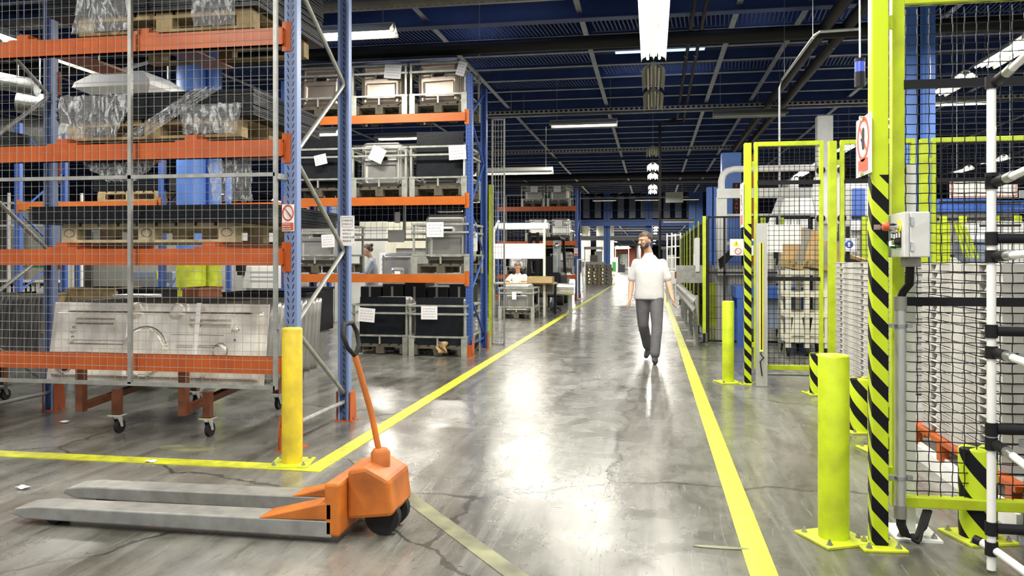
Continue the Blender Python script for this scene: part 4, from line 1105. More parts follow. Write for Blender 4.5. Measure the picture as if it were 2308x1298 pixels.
for x in (-.26, .0, .28):
    for y in (0, .7):
        mb = MB(); mb.span((x - .035, y - .035, .12), (x + .035, y + .035, 1.28)); mb.build('leg', 'cream', st)
        mb = MB(); mb.cyl((x - .02, y, .06), (x + .02, y, .06), .06, 14); mb.span((x - .03, y - .03, .06), (x + .03, y + .03, .12)); mb.build('castor', 'black', st)
for z in (.25, .62, .92, 1.24):
    mb = MB(); mb.span((-.30, -.045, z - .05), (.32, .745, z + .02)); mb.build('shelf_frame', 'cream', st)
for x in (-.13, .14):
    mb = MB(); mb.prism([(x - .1, .3), (x + .1, .3), (x + .06, .57), (x - .06, .57)], -.04, -.02, 'y'); mb.build('gusset', 'cream', st)
def crate(x, y, z, s, rz, ry, lab, m='card'):
    t = thing('packing_box', lab, 'box', (x, y, z), 0); t.rotation_euler = (0, ry, rz)
    mb = MB(); mb.span((-s[0] / 2, -s[1] / 2, .10), (s[0] / 2, s[1] / 2, s[2])); mb.build('carton', m, t, bevel=.006)
    mb = MB(); mb.span((-.06, -s[1] / 2 - .003, .10), (.06, s[1] / 2, s[2] + .003)); mb.build('packing_tape', 'wire_grey', t)
    mb = wood_pallet_mb(s[0], s[1], .10, 5); mb.build('wooden_base', 'wood', t)
crate(gx(1798, 12.5), 12.75, 1.27, (.44, .55, .62), 0, .22, 'brown carton strapped with grey tape, tilted on the load stand', 'card')
crate(gx(1842, 12.4), 12.45, 1.27, (.40, .5, .42), .2, .25, 'brown carton with white sheet at the right end of the load stand', 'card')
mb = MB(); mb.grid(6, 6, lambda u, v: (gx(1880, 13) + u * .9, 13 + v * .8, 1.62 - .30 * u - .1 * abs(v - .5)))
o = mb.build('cardboard_sheet', 'card', None); sm = o.modifiers.new('thick', 'SOLIDIFY'); sm.thickness = .05
tag(o, 'sloping brown cardboard sheet behind the far lime posts', 'cardboard')
mb = MB(); mb.span((3.05, 13.0, 0), (3.9, 13.7, 1.3)); tag(mb.build('parts_table', 'wood_dark', None), 'dark table under the sloping cardboard behind the pallet stack', 'table')
bw = thing('steel_workbench', 'blue steel workbench frame inside the cell behind the far guard door', 'workbench', (gx(1670, 13.4), 13.4, 0))
for x in (0, .95):
    for y in (0, .8):
        mb = MB(); mb.span((x - .06, y - .05, 0), (x + .06, y + .05, .93)); mb.build('leg', 'blue_paint', bw)
mb = MB(); mb.span((-.08, -.06, .80), (1.03, .86, .98)); mb.build('top_frame', 'blue_paint', bw)
mb = MB(); mb.span((.1, .1, .3), (.85, .7, .78)); mb.build('drive_unit', 'grey_blue', bw)
hc = thing('hose_bundle', 'bundle of black cables on the machine in the cell left of the guard door', 'cables', (gx(1655, 14.6), 14.6, 1.2))
for i in range(5):
    mb = MB(); mb.tube([(-.25, .05 * i, .05 + .04 * i), (-.05, 0, .28 + .03 * i), (.2, 0, .40 + .02 * i), (.5, 0, .36 + .03 * i), (.7, .0, .25 + .02 * i)], .018, 7); mb.build('cable', 'black_rubber', hc, smooth=True)
mb = MB(); mb.span((-.3, -.1, -.05), (.8, .25, .06)); mb.build('tray', 'galv_dull', hc)
mb = MB(); mb.span((-.1, 0, -1.2), (.5, .2, -.05)); mb.build('pedestal', 'galv_dull', hc)
mb = MB(); mb.span((.35, -.08, .06), (.65, .2, .5)); mb.build('valve_block', 'cream', hc)
# white notice boards
wb = thing('notice_board', 'white notice board with yellow triangle and blue round symbols on the cell fence', 'sign', (gx(1671, 14.12), 14.12, gz(557, 1.6, 14.12)))
mb = MB(); mb.span((-.19, -.004, -.14), (.22, .004, .14)); mb.build('board', 'sign_white', wb)
mb = MB(); mb.prism([(-.14, .02), (-.03, .02), (-.085, .115)], -.007, -.0045, 'y'); s_ = mb.build('warning_triangle', 'sign_yellow', wb)
mb = MB(); mb.span((-.089, -.009, .045), (-.081, -.0072, .085)); mb.span((-.089, -.009, .030), (-.081, -.0072, .038)); mb.build('exclamation', 'black', s_)
mb = MB(); mb.tube([(-.055 + .05 * math.cos(a), -.007, -.07 + .05 * math.sin(a)) for a in [i * PI / 12 for i in range(25)]], .006, 6); mb.bar((-.09, -.007, -.035), (-.02, -.007, -.105), .008, .006); mb.build('prohibition_ring', 'sign_red', wb)
mb = MB(); mb.cyl((.165, -.007, .07), (.165, -.004, .07), .045, 24); mb.build('mandatory_disc', 'sign_blue', wb)
sb = thing('notice_board', 'white board with blue round symbol between the far lime posts', 'sign', (gx(1914, 12.2), 12.2, gz(551, 2.6, 12.2)))
mb = MB(); mb.span((-.09, -.004, -.1), (.1, .004, .09)); mb.build('board', 'sign_white', sb)
mb = MB(); mb.cyl((0, -.006, .0), (0, -.004, 0), .055, 24); d = mb.build('mandatory_disc', 'sign_blue', sb)
mb = MB(); mb.span((-.018, -.0085, -.03), (.018, -.0065, .03)); mb.build('symbol', 'sign_white', d)
mb = MB(); mb.span((gx(1905, 12.3), 12.24, 0), (gx(1905, 12.3) + .05, 12.28, 1.9)); tag(mb.build('support_post', 'black', None), 'slim black post carrying the blue symbol board', 'post')
hb = thing('hanging_sign', 'white hanging board with red border behind the near mesh on the right', 'sign', (gx(2216, 10.7), 10.7, gz(424, 4, 10.7)))
mb = MB(); mb.span((-.38, -.01, -.115), (.38, .01, .115)); mb.build('board', 'sign_white', hb)
mb = MB()
for a, b in (((-.37, -.105), (.37, -.095)), ((-.37, .095), (.37, .105)), ((-.37, -.105), (-.36, .105)), ((.36, -.105), (.37, .105))): mb.span((a[0], -.013, a[1]), (b[0], -.0101, b[1]))
mb.build('red_border', 'sign_red', hb)
for x in (-.3, .3):
    mb = MB(); mb.cyl((x, 0, .11), (x, 0, 5.3 - gz(424, 4, 10.7)), .004, 5); mb.build('suspension_wire', 'galv', hb)
# big blue building column on the right, and its neighbours
def hcol(name, label, x, y, w, d, h, m, lime=0, round_=False):
    t = thing(name, label, 'column', (x, y, 0))
    mb = MB()
    if round_: mb.cyl((0, 0, lime), (0, 0, h), w / 2, 28)
    else:
        mb.span((-w / 2, -d / 2, lime), (w / 2, -d / 2 + .02, h)); mb.span((-w / 2, d / 2 - .02, lime), (w / 2, d / 2, h)); mb.span((-.012, -d / 2, lime), (.012, d / 2, h))
    mb.build('shaft', m, t, smooth=40 if round_ else False)
    if lime:
        mb = MB()
        if round_: mb.cyl((0, 0, 0), (0, 0, lime), w / 2 + .004, 28)
        else: mb.span((-w / 2 - .004, -d / 2 - .004, 0), (w / 2 + .004, d / 2 + .004, lime))
        mb.build('painted_base', 'lime_dirty', t, smooth=40 if round_ else False)
    return t
hcol('building_column', 'big blue steel column behind the guard panels on the right', 3.62, 12.0, .42, .3, 5.3, 'blue_light')
mb = MB(); mb.cyl((3.70, 11.75, 0), (3.70, 11.75, 5.15), .035, 12); tag(mb.build('down_pipe', 'blue_light', None, smooth=40), 'thin blue pipe running up in front of the big blue column', 'pipe')
hcol('building_column', 'round blue pillar with lime base behind the near rack, left one', gx(431, 11.1), 11.1, .42, .42, 5.3, 'blue_light', 1.36, True)
hcol('building_column', 'round blue pillar with lime base behind the near rack, slimmer right one', gx(482, 11.3), 11.3, .22, .22, 5.3, 'blue_light', 1.36, True)
hcol('machine_column', 'blue column with lime foot behind the crash rail fence', gx(1606, 18), 18, .25, .25, 3.0, 'blue_light', 1.1)
hcol('building_column', 'distant blue column at the left of the duct wall', gx(1368, 57), 57, .45, .3, 7.3, 'blue_light')
hcol('building_column', 'distant blue column in the middle of the duct wall', gx(1462, 57), 57, .45, .3, 7.3, 'blue_light')
hcol('building_column', 'distant wide blue column at the right of the duct wall', gx(1568, 55), 55, .9, .5, 7.3, 'blue_light')
# stuff seen through the mesh on the far right
lr = thing('lime_machine', 'lime robot arm with tapered bars on white base behind the pallet stacks', 'machine', (gx(2126, 13.5), 13.5, 0))
mb = MB(); mb.span((-.12, 0, 1.2), (.10, .3, 2.0)); mb.build('arm_column', 'lime_paint', lr)
for i in range(4):
    mb = MB(); mb.bar((.14 + i * .05, -.05, 2.0 - i * .02), (.30 + i * .06, -.05, 1.45), .03, .03); mb.build('bar', 'lime_paint', lr)
mb = MB(); mb.prism([(-.2, 0), (.55, 0), (.55, 1.1), (.2, 1.45), (-.2, 1.5)], .05, .8, 'y'); mb.build('base', 'white_paint', lr)
for (pa, pb, ya, yb, Y, m, lab) in ((2200, 2308, 500, 600, 15, 'white_paint', 'pale machine cabinet behind the white tube rack'), (2110, 2235, 448, 478, 18, 'blue_paint', 'blue machine beam behind the near mesh on the right'), (2238, 2308, 452, 480, 18.5, 'blue_paint', 'second blue machine beam at the right edge behind the tube rack'), (2185, 2240, 540, 590, 14.5, 'grey_blue', 'grey motor unit behind the lime robot'), (2040, 2058, 500, 600, 9.9, 'white_paint', 'narrow white cabinet behind the near control box')):
    xa, xb = gx(pa, Y), gx(pb, Y)
    t = thing('machine_cabinet', lab, 'machine', (xa, Y, 0)); za, zb = gz(yb, xa, Y), gz(ya, xa, Y)
    mb = MB(); mb.span((0, 0, za), (xb - xa, .7, zb)); mb.build('housing', m, t, bevel=.01)
    mb = MB(); mb.span((.05, .1, 0), (xb - xa - .05, .6, za)); mb.build('stand', 'galv_dull', t)
    mb = MB(); mb.span((.05, -.012, zb - .08), (xb - xa - .05, 0, zb - .05)); mb.build('trim_strip', 'black', t)
for i, px in enumerate((2126, 2244, 2294, 2170)):
    X = gx(px, 16.5); t = thing('fence_post', ['lime fence post behind the lime robot arm', 'lime fence post just right of the white tube upright', 'lime fence post near the right picture edge', 'lime fence post between the robot and the tube rack'][i], 'post', (X, 16.5, 0), 0, 'lime posts of the rear cell fence')
    mb = MB(); mb.span((-.06, -.03, .0), (.06, .03, 2.25)); mb.build('post_tube', 'lime_paint', t)
wire_panel('mesh_fence', 'black mesh fence along the back of the machine cell', 4.1, 8.5, .03, 2.2, 16.6, .08, .2, .004, .05, 'black_wire', 'black', mid=(1.5,), cat='mesh fence')
wire_panel('mesh_fence', 'black mesh fence behind the load stand in the cell', 2.3, 4.0, .03, 2.2, 15.6, .06, .2, .004, .05, 'black_wire', 'black', cat='mesh fence', posts=(2.9, 3.4))
for i, px in enumerate((1760, 1720, 1948)):
    X = gx(px, 15.4); t = thing('fence_post', ['lime fence post behind the load stand', 'slim lime fence post behind the light curtain', 'lime fence post behind the second far guard panel'][i], 'post', (X, 15.4, 0))
    mb = MB(); mb.span((-.045, -.03, .0), (.045, .03, 2.2)); mb.build('post_tube', 'lime_paint', t)
wpn = MB(); wpn.span((gx(1722, 11.0), 11.0, gz(550, 2, 11)), (gx(1805, 11.0), 11.02, gz(506, 2, 11))); wpn.span((gx(1722, 11.0), 11.0, gz(568, 2, 11)), (gx(1764, 11.0), 11.02, gz(550, 2, 11)))
wt = thing('white_shield', 'white rectangular shield plate behind the far guard door', 'shield', (0, 0, 0)); wpn.build('plate', 'sign_white', wt)
mb = MB(); mb.span((gx(1722, 11.0), 11.03, 0), (gx(1722, 11.0) + .05, 11.08, 1.9)); mb.build('stand_post', 'alu', wt)
sl = thing('signal_tower', 'black signal tower with blue lens beside the near striped post', 'signal lamp', (gx(1938, 7.5), 7.5, gz(195, 1.9, 7.5)))
mb = MB(); mb.cyl((0, 0, 0), (0, 0, .13), .045, 18); mb.build('lamp_base', 'black', sl)
mb = MB(); mb.cyl((0, 0, .22), (0, 0, .25), .045, 18); mb.build('lamp_cap', 'black', sl)
mb = MB(); mb.cyl((0, 0, .13), (0, 0, .22), .043, 18); mb.build('lens', 'lamp_blue', sl)
mb = MB(); mb.cyl((0, 0, .25), (0, 0, 5.3 - gz(195, 1.9, 7.5)), .008, 8); mb.build('suspension_rod', 'galv', sl)
# ================================================================ lamps
def add_light(parent, loc, sx, sy, w, col=(1, .96, .86), rz=0):
    l = bpy.data.lights.new('tube_light', 'AREA'); l.shape = 'RECTANGLE'; l.size = sx; l.size_y = sy; l.energy = w; l.color = col
    o = bpy.data.objects.new('tube_light', l); COL.objects.link(o); o.parent = parent; o.location = loc; o.rotation_euler.z = rz
    return o
def make_lamp(lit, L=1.5, w=.17, m='tube_lit', W=None):
    """finned fluorescent fitting, two tubes, long axis Y, hanging rods up"""
    t = thing('ceiling_lamp', '', 'lamp')
    r = 'reflector' if lit else 'reflector_dull'
    mb = MB(); mb.prism([(-.05, .0), (.05, .0), (.04, .07), (-.04, .07)], -L / 2, L / 2, 'y'); mb.build('housing', r, t)
    mb = MB()
    for s in (-1, 1):
        mb.prism([(s * .04, .06), (s * w, -.03), (s * (w + .012), -.075), (s * (w + .008), -.075), (s * (w - .006), -.035), (s * .04, .052)], -L / 2, L / 2, 'y')
    mb.prism([(-.02, .0), (.02, .0), (0, -.05)], -L / 2, L / 2, 'y')
    mb.build('reflector', r, t)
    for s in (-1, 1):
        mb = MB(); mb.cyl((s * .085, -L / 2 + .03, -.035), (s * .085, L / 2 - .03, -.035), .019, 10); mb.build('fluorescent_tube', m if lit else 'tube_off', t)
    for y in (-L / 2 + .15, L / 2 - .15):
        mb = MB(); mb.cyl((0, y, .07), (0, y, .95), .006, 6); mb.build('suspension_rod', 'galv_dull', t)
    if lit: add_light(t, (0, 0, -.085), w * 1.5, L * .95, W or LAMP_W)
    return t
LZ = 4.42
LIT, OFF = make_lamp(True), make_lamp(False)
first = {True: True, False: True}
def lamp(x, y, lit, label, z=LZ, rz=0, group=None):
    src = LIT if lit else OFF
    if first[lit]: o = src; first[lit] = False; o.location = (x, y, z); o.rotation_euler.z = rz; o['label'] = label
    else: o = dup(src, (x, y, z), rz, label)
    o['group'] = group or 'ceiling lamps'
    return o
GA = 'lamps in the row above the aisle'
for i, (y, lit, lab) in enumerate(((8.6, 1, 'glowing lamp at the top picture edge, nearest in the aisle row'), (11.3, 1, 'glowing lamp of the aisle row between the two dark pipes'), (13.4, 0, 'unlit grey finned lamp below the glowing ones over the aisle'), (15.3, 0, 'second unlit grey finned lamp over the aisle'), (22.6, 0, 'unlit lamp further along the aisle row, past the cross tube'),
                                    (26.2, 1, 'lit lamp far along the aisle row, first after the unlit ones'), (29.0, 1, 'lit lamp far along the aisle row, second after the unlit ones'), (33.3, 1, 'lit lamp far along the aisle row, third after the unlit ones'), (35.5, 1, 'lit lamp far along the aisle row, fourth after the unlit ones'))):
    lamp(0.02, y, bool(lit), lab, group=GA)
lamp(0.02, 9.95, True, 'glowing lamp of the aisle row just above the upper pipe', group=GA)
# unseen lamps added overhead to brighten the foreground, continuing the aisle row and neighbours
for i, (x, y) in enumerate(((.02, 6.4), (.02, 4.4), (.02, 2.4), (.02, .2), (5.0, 7.0), (5.0, 4.0), (5.0, 1.0), (-4.4, 3.2), (-4.4, .6), (-8.5, 4.5))):
    lamp(x, y, True, ['aisle row lamp just above the top of the view, nearest', 'second aisle row lamp over the photographer', 'third aisle row lamp over the photographer', 'fourth aisle row lamp over the photographer', 'lamp over the near guard panel', 'second lamp right of the photographer', 'third lamp right of the photographer', 'lamp over the front yellow line', 'second lamp left of the photographer', 'lamp left of the near rack'][i], group='lamps over the near aisle')
FAR = make_lamp(True, 3.0, .2, 'tube_lit', 900.0)
ff = [True]
def far_lamp(x, y, label, z=4.1, rz=0, group=None):
    if ff[0]: o = FAR; ff[0] = False; o.location = (x, y, z); o.rotation_euler.z = rz; o['label'] = label
    else: o = dup(FAR, (x, y, z), rz, label)
    o['group'] = group or 'lamps over the far hall'
    return o
for i, (x, y) in enumerate(((-7, 140), (-1, 150), (-7, 165), (-1, 175), (-5, 188), (-8, 70), (-9, 95), (4, 70), (4, 95))):  # extra lamps added to brighten the dark far hall and red gate
    far_lamp(x, y, 'distant lamp over the hall ' + ['left of the red gate', 'right before the red gate', 'left and nearer the red gate', 'right and nearer the red gate', 'right above the red gate', 'over the far benches on the left', 'over the cream cabinets on the left', 'over the far machines on the right', 'deep over the machines on the right'][i], 4.45)
for i, y in enumerate((66, 72, 80, 92, 108, 126)):
    far_lamp(.3, y, 'distant lit lamp over the far aisle, %s of its row' % ['nearest', 'second', 'third', 'fourth', 'fifth', 'farthest'][i], 4.1, group='lamps over the far aisle')
lamp(gx(1315, 18), 18, True, 'lit lamp lying across the hall under the perforated rail', 4.50, PI / 2)
lamp(gx(1690, 17.4), 17.4, False, 'unlit lamp lying across the hall under the perforated rail, right of the lit one', 4.50, PI / 2)
lamp(gx(2140, 17), 17, True, 'lamp across the hall behind the blue column and near mesh', 4.55, PI / 2)
GR = 'lit lamps in the row right of the guard posts'
for i, y in enumerate((10.2, 12.7, 14.8, 17.3, 19.6, 22.5, 26, 28.9)):
    lamp(5.0, y, True, 'lit lamp over the machine cell, %s in its slanting row' % ['nearest', 'second', 'third', 'fourth', 'fifth', 'sixth', 'seventh', 'farthest'][i], group=GR)
for i, y in enumerate((18.5, 23.0, 26, 28.6)):
    lamp(10.0, y, True, 'lit lamp at far right behind the mesh, %s in its row' % ['nearest', 'second', 'third', 'farthest'][i], group='lit lamps at far right')
GL = 'lit lamps on the left beyond the near rack'
for i, y in enumerate((8.6, 10.15, 14.0, 18.5, 24, 30)):
    lamp(-8.5, y + .5, True, 'lit lamp seen through the near rack, %s in its slanting row' % ['nearest', 'second', 'third', 'fourth', 'fifth', 'farthest'][i], group=GL)
lamp(-4.05, 10.0, True, 'big lit lamp between the two near rack uprights at the top', 4.42, PI / 2)
lamp(-5.7, 18.2, True, 'lit lamp under the top orange beam of the cage rack', 4.35, PI / 2)
lamp(-6.9, 15.2, True, 'lit lamp beside the left cage of the cage rack', 4.0, PI / 2)
for i, (x, y, r) in enumerate(((-18, 31, 0), (-17.5, 36, 0), (-17, 41, PI / 2), (-13, 36, PI / 2), (-11.5, 45, PI / 2), (-9, 38, PI / 2), (-6.5, 26, PI / 2), (-2.9, 17.5, PI / 2))):
    lamp(x, y, True, ['lit lamp at the far left, nearest of the slanting pair', 'lit lamp at the far left, farther of the slanting pair', 'lit lamp behind the mesh above the floor cages', 'lit lamp far behind the white upright sign', 'lit lamp far behind the right bottom beam cage', 'lit lamp far behind the second cage column', 'lit lamp behind the far rack top beam', 'lit lamp shining behind the end upright of the cage rack'][i], 4.3 if i < 7 else 3.4, r, GL)
GD = 'lamps hung before the duct wall'
for i, px in enumerate((1362, 1458, 1548)):
    lamp(gx(px, 51), 51, True, ['left', 'middle', 'right'][i] + ' lit lamp hung before the grey duct wall', gz(450, -3, 51), PI / 2, GD)
lamp(gx(1530, 40), 40, True, 'lit lamp below the right end of the distant blue beam', gz(498, -1, 40), PI / 2)
for i, (px, Y) in enumerate(((1372, 80), (1435, 80))):
    far_lamp(gx(px, Y), Y, ['left', 'right'][i] + ' yellowish lamp across the far hall under the blue beam', gz(518, -4, Y), PI / 2)
for i, (x, y) in enumerate(((-7.3, 66), (-7.3, 74), (-7.3, 84), (-5.2, 96), (-5.2, 106), (-5.2, 118))):
    far_lamp(x, y, 'lit lamp slanting over the far left walkway, %s of its row' % ['nearest', 'second', 'third', 'fourth', 'fifth', 'farthest'][i], 4.2)

# ================================================================ pipes and cable rails
def pipe(label, pts, r, m, name='pipe', hang=(), n=12):
    mb = MB(); mb.tube(pts, r, n)
    if not hang: return tag(mb.build(name, m, None, smooth=50), label, 'pipe')
    t = thing(name, label, 'pipe', (0, 0, 0)); mb.build('pipe_run', m, t, smooth=50)
    for (x, y, z) in hang:
        mb = MB(); mb.cyl((x, y, z), (x, y, 5.34), .006, 5); mb.tube([(x - r - .01, y, z), (x, y, z - r - .01), (x + r + .01, y, z), (x, y, z + r + .01), (x - r - .01, y, z)], .01, 5); mb.build('hanger', 'galv_dull', t)
    return t
pipe('thick black pipe crossing the hall under the roof', [(-14, 12.0, 4.66), (9, 12.0, 4.66)], .105, 'pipe_black', hang=[(-2.6, 12, 4.66), (-5.5, 12, 4.66), (4, 12, 4.66)])
pipe('grey brown pipe crossing the hall above the thick black one', [(-14, 9.4, 4.56), (9, 9.4, 4.56)], .06, 'pipe_grey', hang=[(-1.9, 9.4, 4.56), (2, 9.4, 4.56)])
pipe('thin dark pipe crossing the hall beyond the unlit lamps', [(-10, 18.8, 4.85), (10, 18.8, 4.85)], .045, 'pipe_grey', hang=[(-3, 18.8, 4.85), (3, 18.8, 4.85)])
pipe('thin pale conduit crossing the hall beyond the unlit lamps', [(-10, 18.2, 4.72), (10, 18.2, 4.72)], .02, 'flange', hang=[(-3.2, 18.2, 4.72), (3, 18.2, 4.72)])
pipe('dark pipe across the hall near the far lit lamps', [(-14, 30.5, 4.6), (9, 30.5, 4.6)], .10, 'pipe_black', hang=[(-4, 30.5, 4.6), (3, 30.5, 4.6)])
pipe('grey pipe across the hall just beyond the dark one near the far lamps', [(-14, 31.5, 4.45), (9, 31.5, 4.45)], .07, 'pipe_grey', hang=[(-4, 31.5, 4.45), (3, 31.5, 4.45)])
for i, x in enumerate((2.42, 2.72)):
    pipe(['left', 'right'][i] + ' one of the two black pipes running along the hall above the guard posts', [(x, 8.2, 5.0), (x, 9.4, 4.72), (x, 28, 4.72), (x, 28, 3.3)], .085, 'pipe_black', hang=[(x, 12.88, 4.72), (x, 19.36, 4.72)])
pipe('fat black pipe crossing at the top right behind the near striped post', [(2.0, 8.4, 5.0), (9, 8.4, 5.0)], .13, 'pipe_black', hang=[(3, 8.4, 5.0), (6, 8.4, 5.0)])
for i, x in enumerate((.58, .74)):
    pts = [(x, 9.5, 5.05), (x, 19.3, 4.75)] + ([(.18, 19.5, 4.7), (.18, 19.5, .0)] if i == 0 else [(.74, 19.6, 4.75), (.3, 19.6, 4.72)])
    pipe(['left thin black pipe along the roof that turns down to the floor', 'right thin black pipe along the roof beside the one that turns down'][i], pts, .03, 'pipe_black', hang=[(x, 14, 4.9)])
cd = pipe('thin bright conduit running from the near post down to the machine cell', [(gx(1940, 8.6), 8.6, gz(66, 2, 8.6)), (gx(1848, 8.6), 8.6, gz(68, 2, 8.6)), (gx(1836, 8.7), 8.7, gz(76, 2, 8.7)), (gx(1763, 12.0), 12.0, gz(178, 2, 12)), (gx(1758, 12.0), 12.05, gz(195, 2, 12)), (gx(1757, 12.05), 12.05, gz(420, 2, 12)), (gx(1757, 12.05), 12.05, 0)], .016, 'galv')
for i, (px, Y, py) in enumerate(((1832, 8.75, 84), (1768, 11.8, 172))):
    mb = MB(); mb.cyl((gx(px, Y), Y, gz(py, 2, Y)), (gx(px, Y), Y, 5.28), .004, 5); mb.build('suspension_wire', 'galv', cd)
for lab, y, z in (('perforated cable rail carrying the cross lamps', 17.7, 4.72), ('perforated cable rail high above the grey pipe', 10.9, 5.0), ('perforated cable rail in the middle of the roof', 25.5, 4.9)):
    mb = MB(); mb.span((-14, -.03, -.035), (9.5, .03, .035)); tag(mb.build('cable_rail', 'perforated', None, (0, y, z)), lab, 'cable rail')
# ventilation on the left
def spiral(label, p0, p1, r, n=60, m='galv'):
    mb = MB(); p0, p1 = Vector(p0), Vector(p1)
    pts = [p0 + (p1 - p0) * i / (n * 2) for i in range(n * 2 + 1)]
    mb.tube(pts, [r + (.012 if i % 2 else 0) for i in range(n * 2 + 1)], 20)
    o = tag(mb.build('air_duct', m, None), label, 'duct')
    for f in (.3, .7):
        p = p0 + (p1 - p0) * f; mb = MB()
        if p.z + r < 5.25: mb.cyl((p.x, p.y, p.z + r * .9), (p.x, p.y, 5.28), .006, 5); mb.build('hanger', 'galv_dull', o)
    return o
spiral('shiny spiral air duct seen at the left edge below the upper rack beam', (gx(-60, 9.2), 9.2, gz(150, -6, 9.2)), (gx(85, 9.4), 9.4, gz(186, -6, 9.4)), .10)
spiral('shiny spiral air duct behind the left rack upright, upper one', (gx(40, 9.8), 9.8, gz(214, -6, 9.8)), (gx(205, 10.2), 10.2, gz(243, -6, 10.2)), .14)
spiral('ribbed grey air duct behind the left rack upright, lower one', (gx(-120, 13.2), 13.2, gz(270, -8, 13.2)), (gx(150, 13.2), 13.2, gz(296, -8, 13.2)), .25, 70, 'galv_dull')
spiral('silver vertical air duct right of the blue pillars', (gx(478, 13.0), 13.0, 1.5), (gx(478, 13.0), 13.0, 5.28), .11, 60)
spiral('silver vertical air duct high behind the third rack level', (gx(483, 13.2), 13.2, 3.6), (gx(483, 13.2), 13.2, 5.3), .13, 20)
hd = thing('extraction_hood', 'pale grey extraction hood hanging behind the near rack', 'hood', (gx(300, 9.6), 9.6, 0))
mb = MB()
zt, zb, zl = gz(168, -6, 9.6), gz(205, -6, 9.6), gz(232, -6, 9.6)
def ringz(hx, hy, z, cx=0): return [(cx + sx * hx, sy * hy, z) for sx, sy in ((-1, -1), (1, -1), (1, 1), (-1, 1))]
vs = ringz(.27, .25, zl, .10) + ringz(.55, .45, zb) + ringz(.53, .43, zb + .07) + ringz(.34, .3, zt, .0)
mb.add(vs, [(3, 2, 1, 0), (12, 13, 14, 15)] + [(k * 4 + j, k * 4 + (j + 1) % 4, k * 4 + 4 + (j + 1) % 4, k * 4 + 4 + j) for k in range(3) for j in range(4)])
mb.build('hood_shell', 'white_paint', hd)
mb = MB()
for x in (-.5, .5): mb.cyl((x, 0, zt - .05), (x, 0, 5.3), .012, 6)
mb.bar((-.4, -.1, zt), (.2, .1, zt + .22), .06, .03); mb.build('hanger', 'galv', hd)
# duct wall far above the aisle
for i in range(10):
    px = 1321 + i * 26.0; X = gx(px, 57)
    t = thing('wall_duct', 'pale grey duct hanging on the dark far wall, number order from left: ' + 'x', 'duct', (X, 57.3, 0), 0, 'grey ducts on the far wall')
    t['label'] = 'pale grey vertical duct on the dark far wall, ' + ['leftmost', 'second from the left', 'third from the left', 'fourth from the left', 'fifth from the left', 'fifth from the right', 'fourth from the right', 'third from the right', 'second from the right', 'rightmost'][i]
    z0, z1 = gz(490, X, 57), gz(441, X, 57)
    mb = MB(); mb.span((-.22, -.12, z0), (.22, .12, z1)); mb.build('duct_body', 'duct_grey', t)
    mb = MB(); mb.tube([(-.2, 0, z1), (-.2, 0, z1 + .12), (-.05, 0, z1 + .2), (.1, 0, z1 + .22), (.2, 0, z1 + .36)], .05, 8); mb.build('elbow_pipe', 'galv', t)
bb = thing('crossing_beam', 'long blue steel beam crossing the hall below the duct wall', 'beam', (0, 56.5, 0))
zb = gz(503, -3, 56.5)
mb = MB(); mb.span((-12, -.15, zb - .2), (14, .15, zb - .14)); mb.span((-12, -.15, zb + .14), (14, .15, zb + .2)); mb.span((-12, -.03, zb - .14), (14, .03, zb + .14)); mb.build('beam_section', 'blue_light', bb)
mb = MB()
for z in (.9, 1.9):
    mb.cyl((-12, -.1, zb + z), (14, -.1, zb + z), .02, 6)
mb.build('cable', 'blue_paint', bb)
mb = MB(); mb.span((gx(1285, 55), 54.9, gz(448, -3, 55)), (gx(1560, 55), 55.0, gz(445, -3, 55))); tag(mb.build('lamp_rail', 'white_paint', None), 'thin white rail carrying the lamps before the duct wall', 'rail')
pb = thing('hanging_board', 'blank pale panel hanging under the roof left of the thin down pipe', 'board', (gx(1520, 38), 38, 0))
mb = MB(); mb.span((-.40, -.03, gz(457, 0, 38)), (.40, .03, gz(434, 0, 38))); mb.build('board', 'reflector', pb)
mb = MB()
for x in (-.35, .35): mb.cyl((x, 0, gz(434, 0, 38)), (x, 0, 5.3), .01, 5)
mb.build('suspension_wire', 'galv', pb)
mb = MB(); mb.span((gx(1300, 62), 62.5, gz(541, -3, 62)), (gx(1560, 62), 62.7, gz(531, -3, 62))); ct_ = tag(mb.build('cable_tray', 'alu', None), 'pale cable tray crossing the far aisle behind the walking man', 'cable tray')
for px in (1330, 1400, 1540):
    mb = MB(); mb.cyl((gx(px, 62.1), 62.6, gz(533, -3, 62)), (gx(px, 62.1), 62.6, 4.72), .015, 5); mb.build('hanger', 'galv', ct_)
# ================================================================ pallet truck in the left foreground
jk = thing('pallet_truck', 'orange pallet truck with low steel forks in the left foreground', 'pallet truck', (-1.62, 4.02, 0))
for y in (-.19, .19):
    mb = MB()
    mb.prism([(-1.75, .055), (-1.66, .03), (.0, .03), (.06, .03), (.06, .115), (-1.60, .10), (-1.72, .085)], y - .08, y + .08, 'y'); f = mb.build('fork', 'galv_dull', jk, bevel=.008)
    mb = MB(); mb.cyl((-1.52, y - .05, .037), (-1.52, y + .05, .037), .037, 16); mb.build('fork_roller', 'black_rubber', f, smooth=40)
    mb = MB(); mb.prism([(-.35, .105), (.06, .118), (.06, .20), (.02, .20)], y - .08, y + .08, 'y'); mb.build('fork_shoulder', 'jack_orange', jk, bevel=.006)
mb = MB(); mb.span((.02, -.27, .035), (.10, .27, .30)); mb.build('fork_carriage', 'jack_orange', jk, bevel=.015)
mb = MB(); mb.prism([(.10, .09), (.34, .12), (.32, .30), (.20, .36), (.10, .34)], -.17, .17, 'y'); mb.build('frame_head', 'jack_orange', jk, bevel=.02)
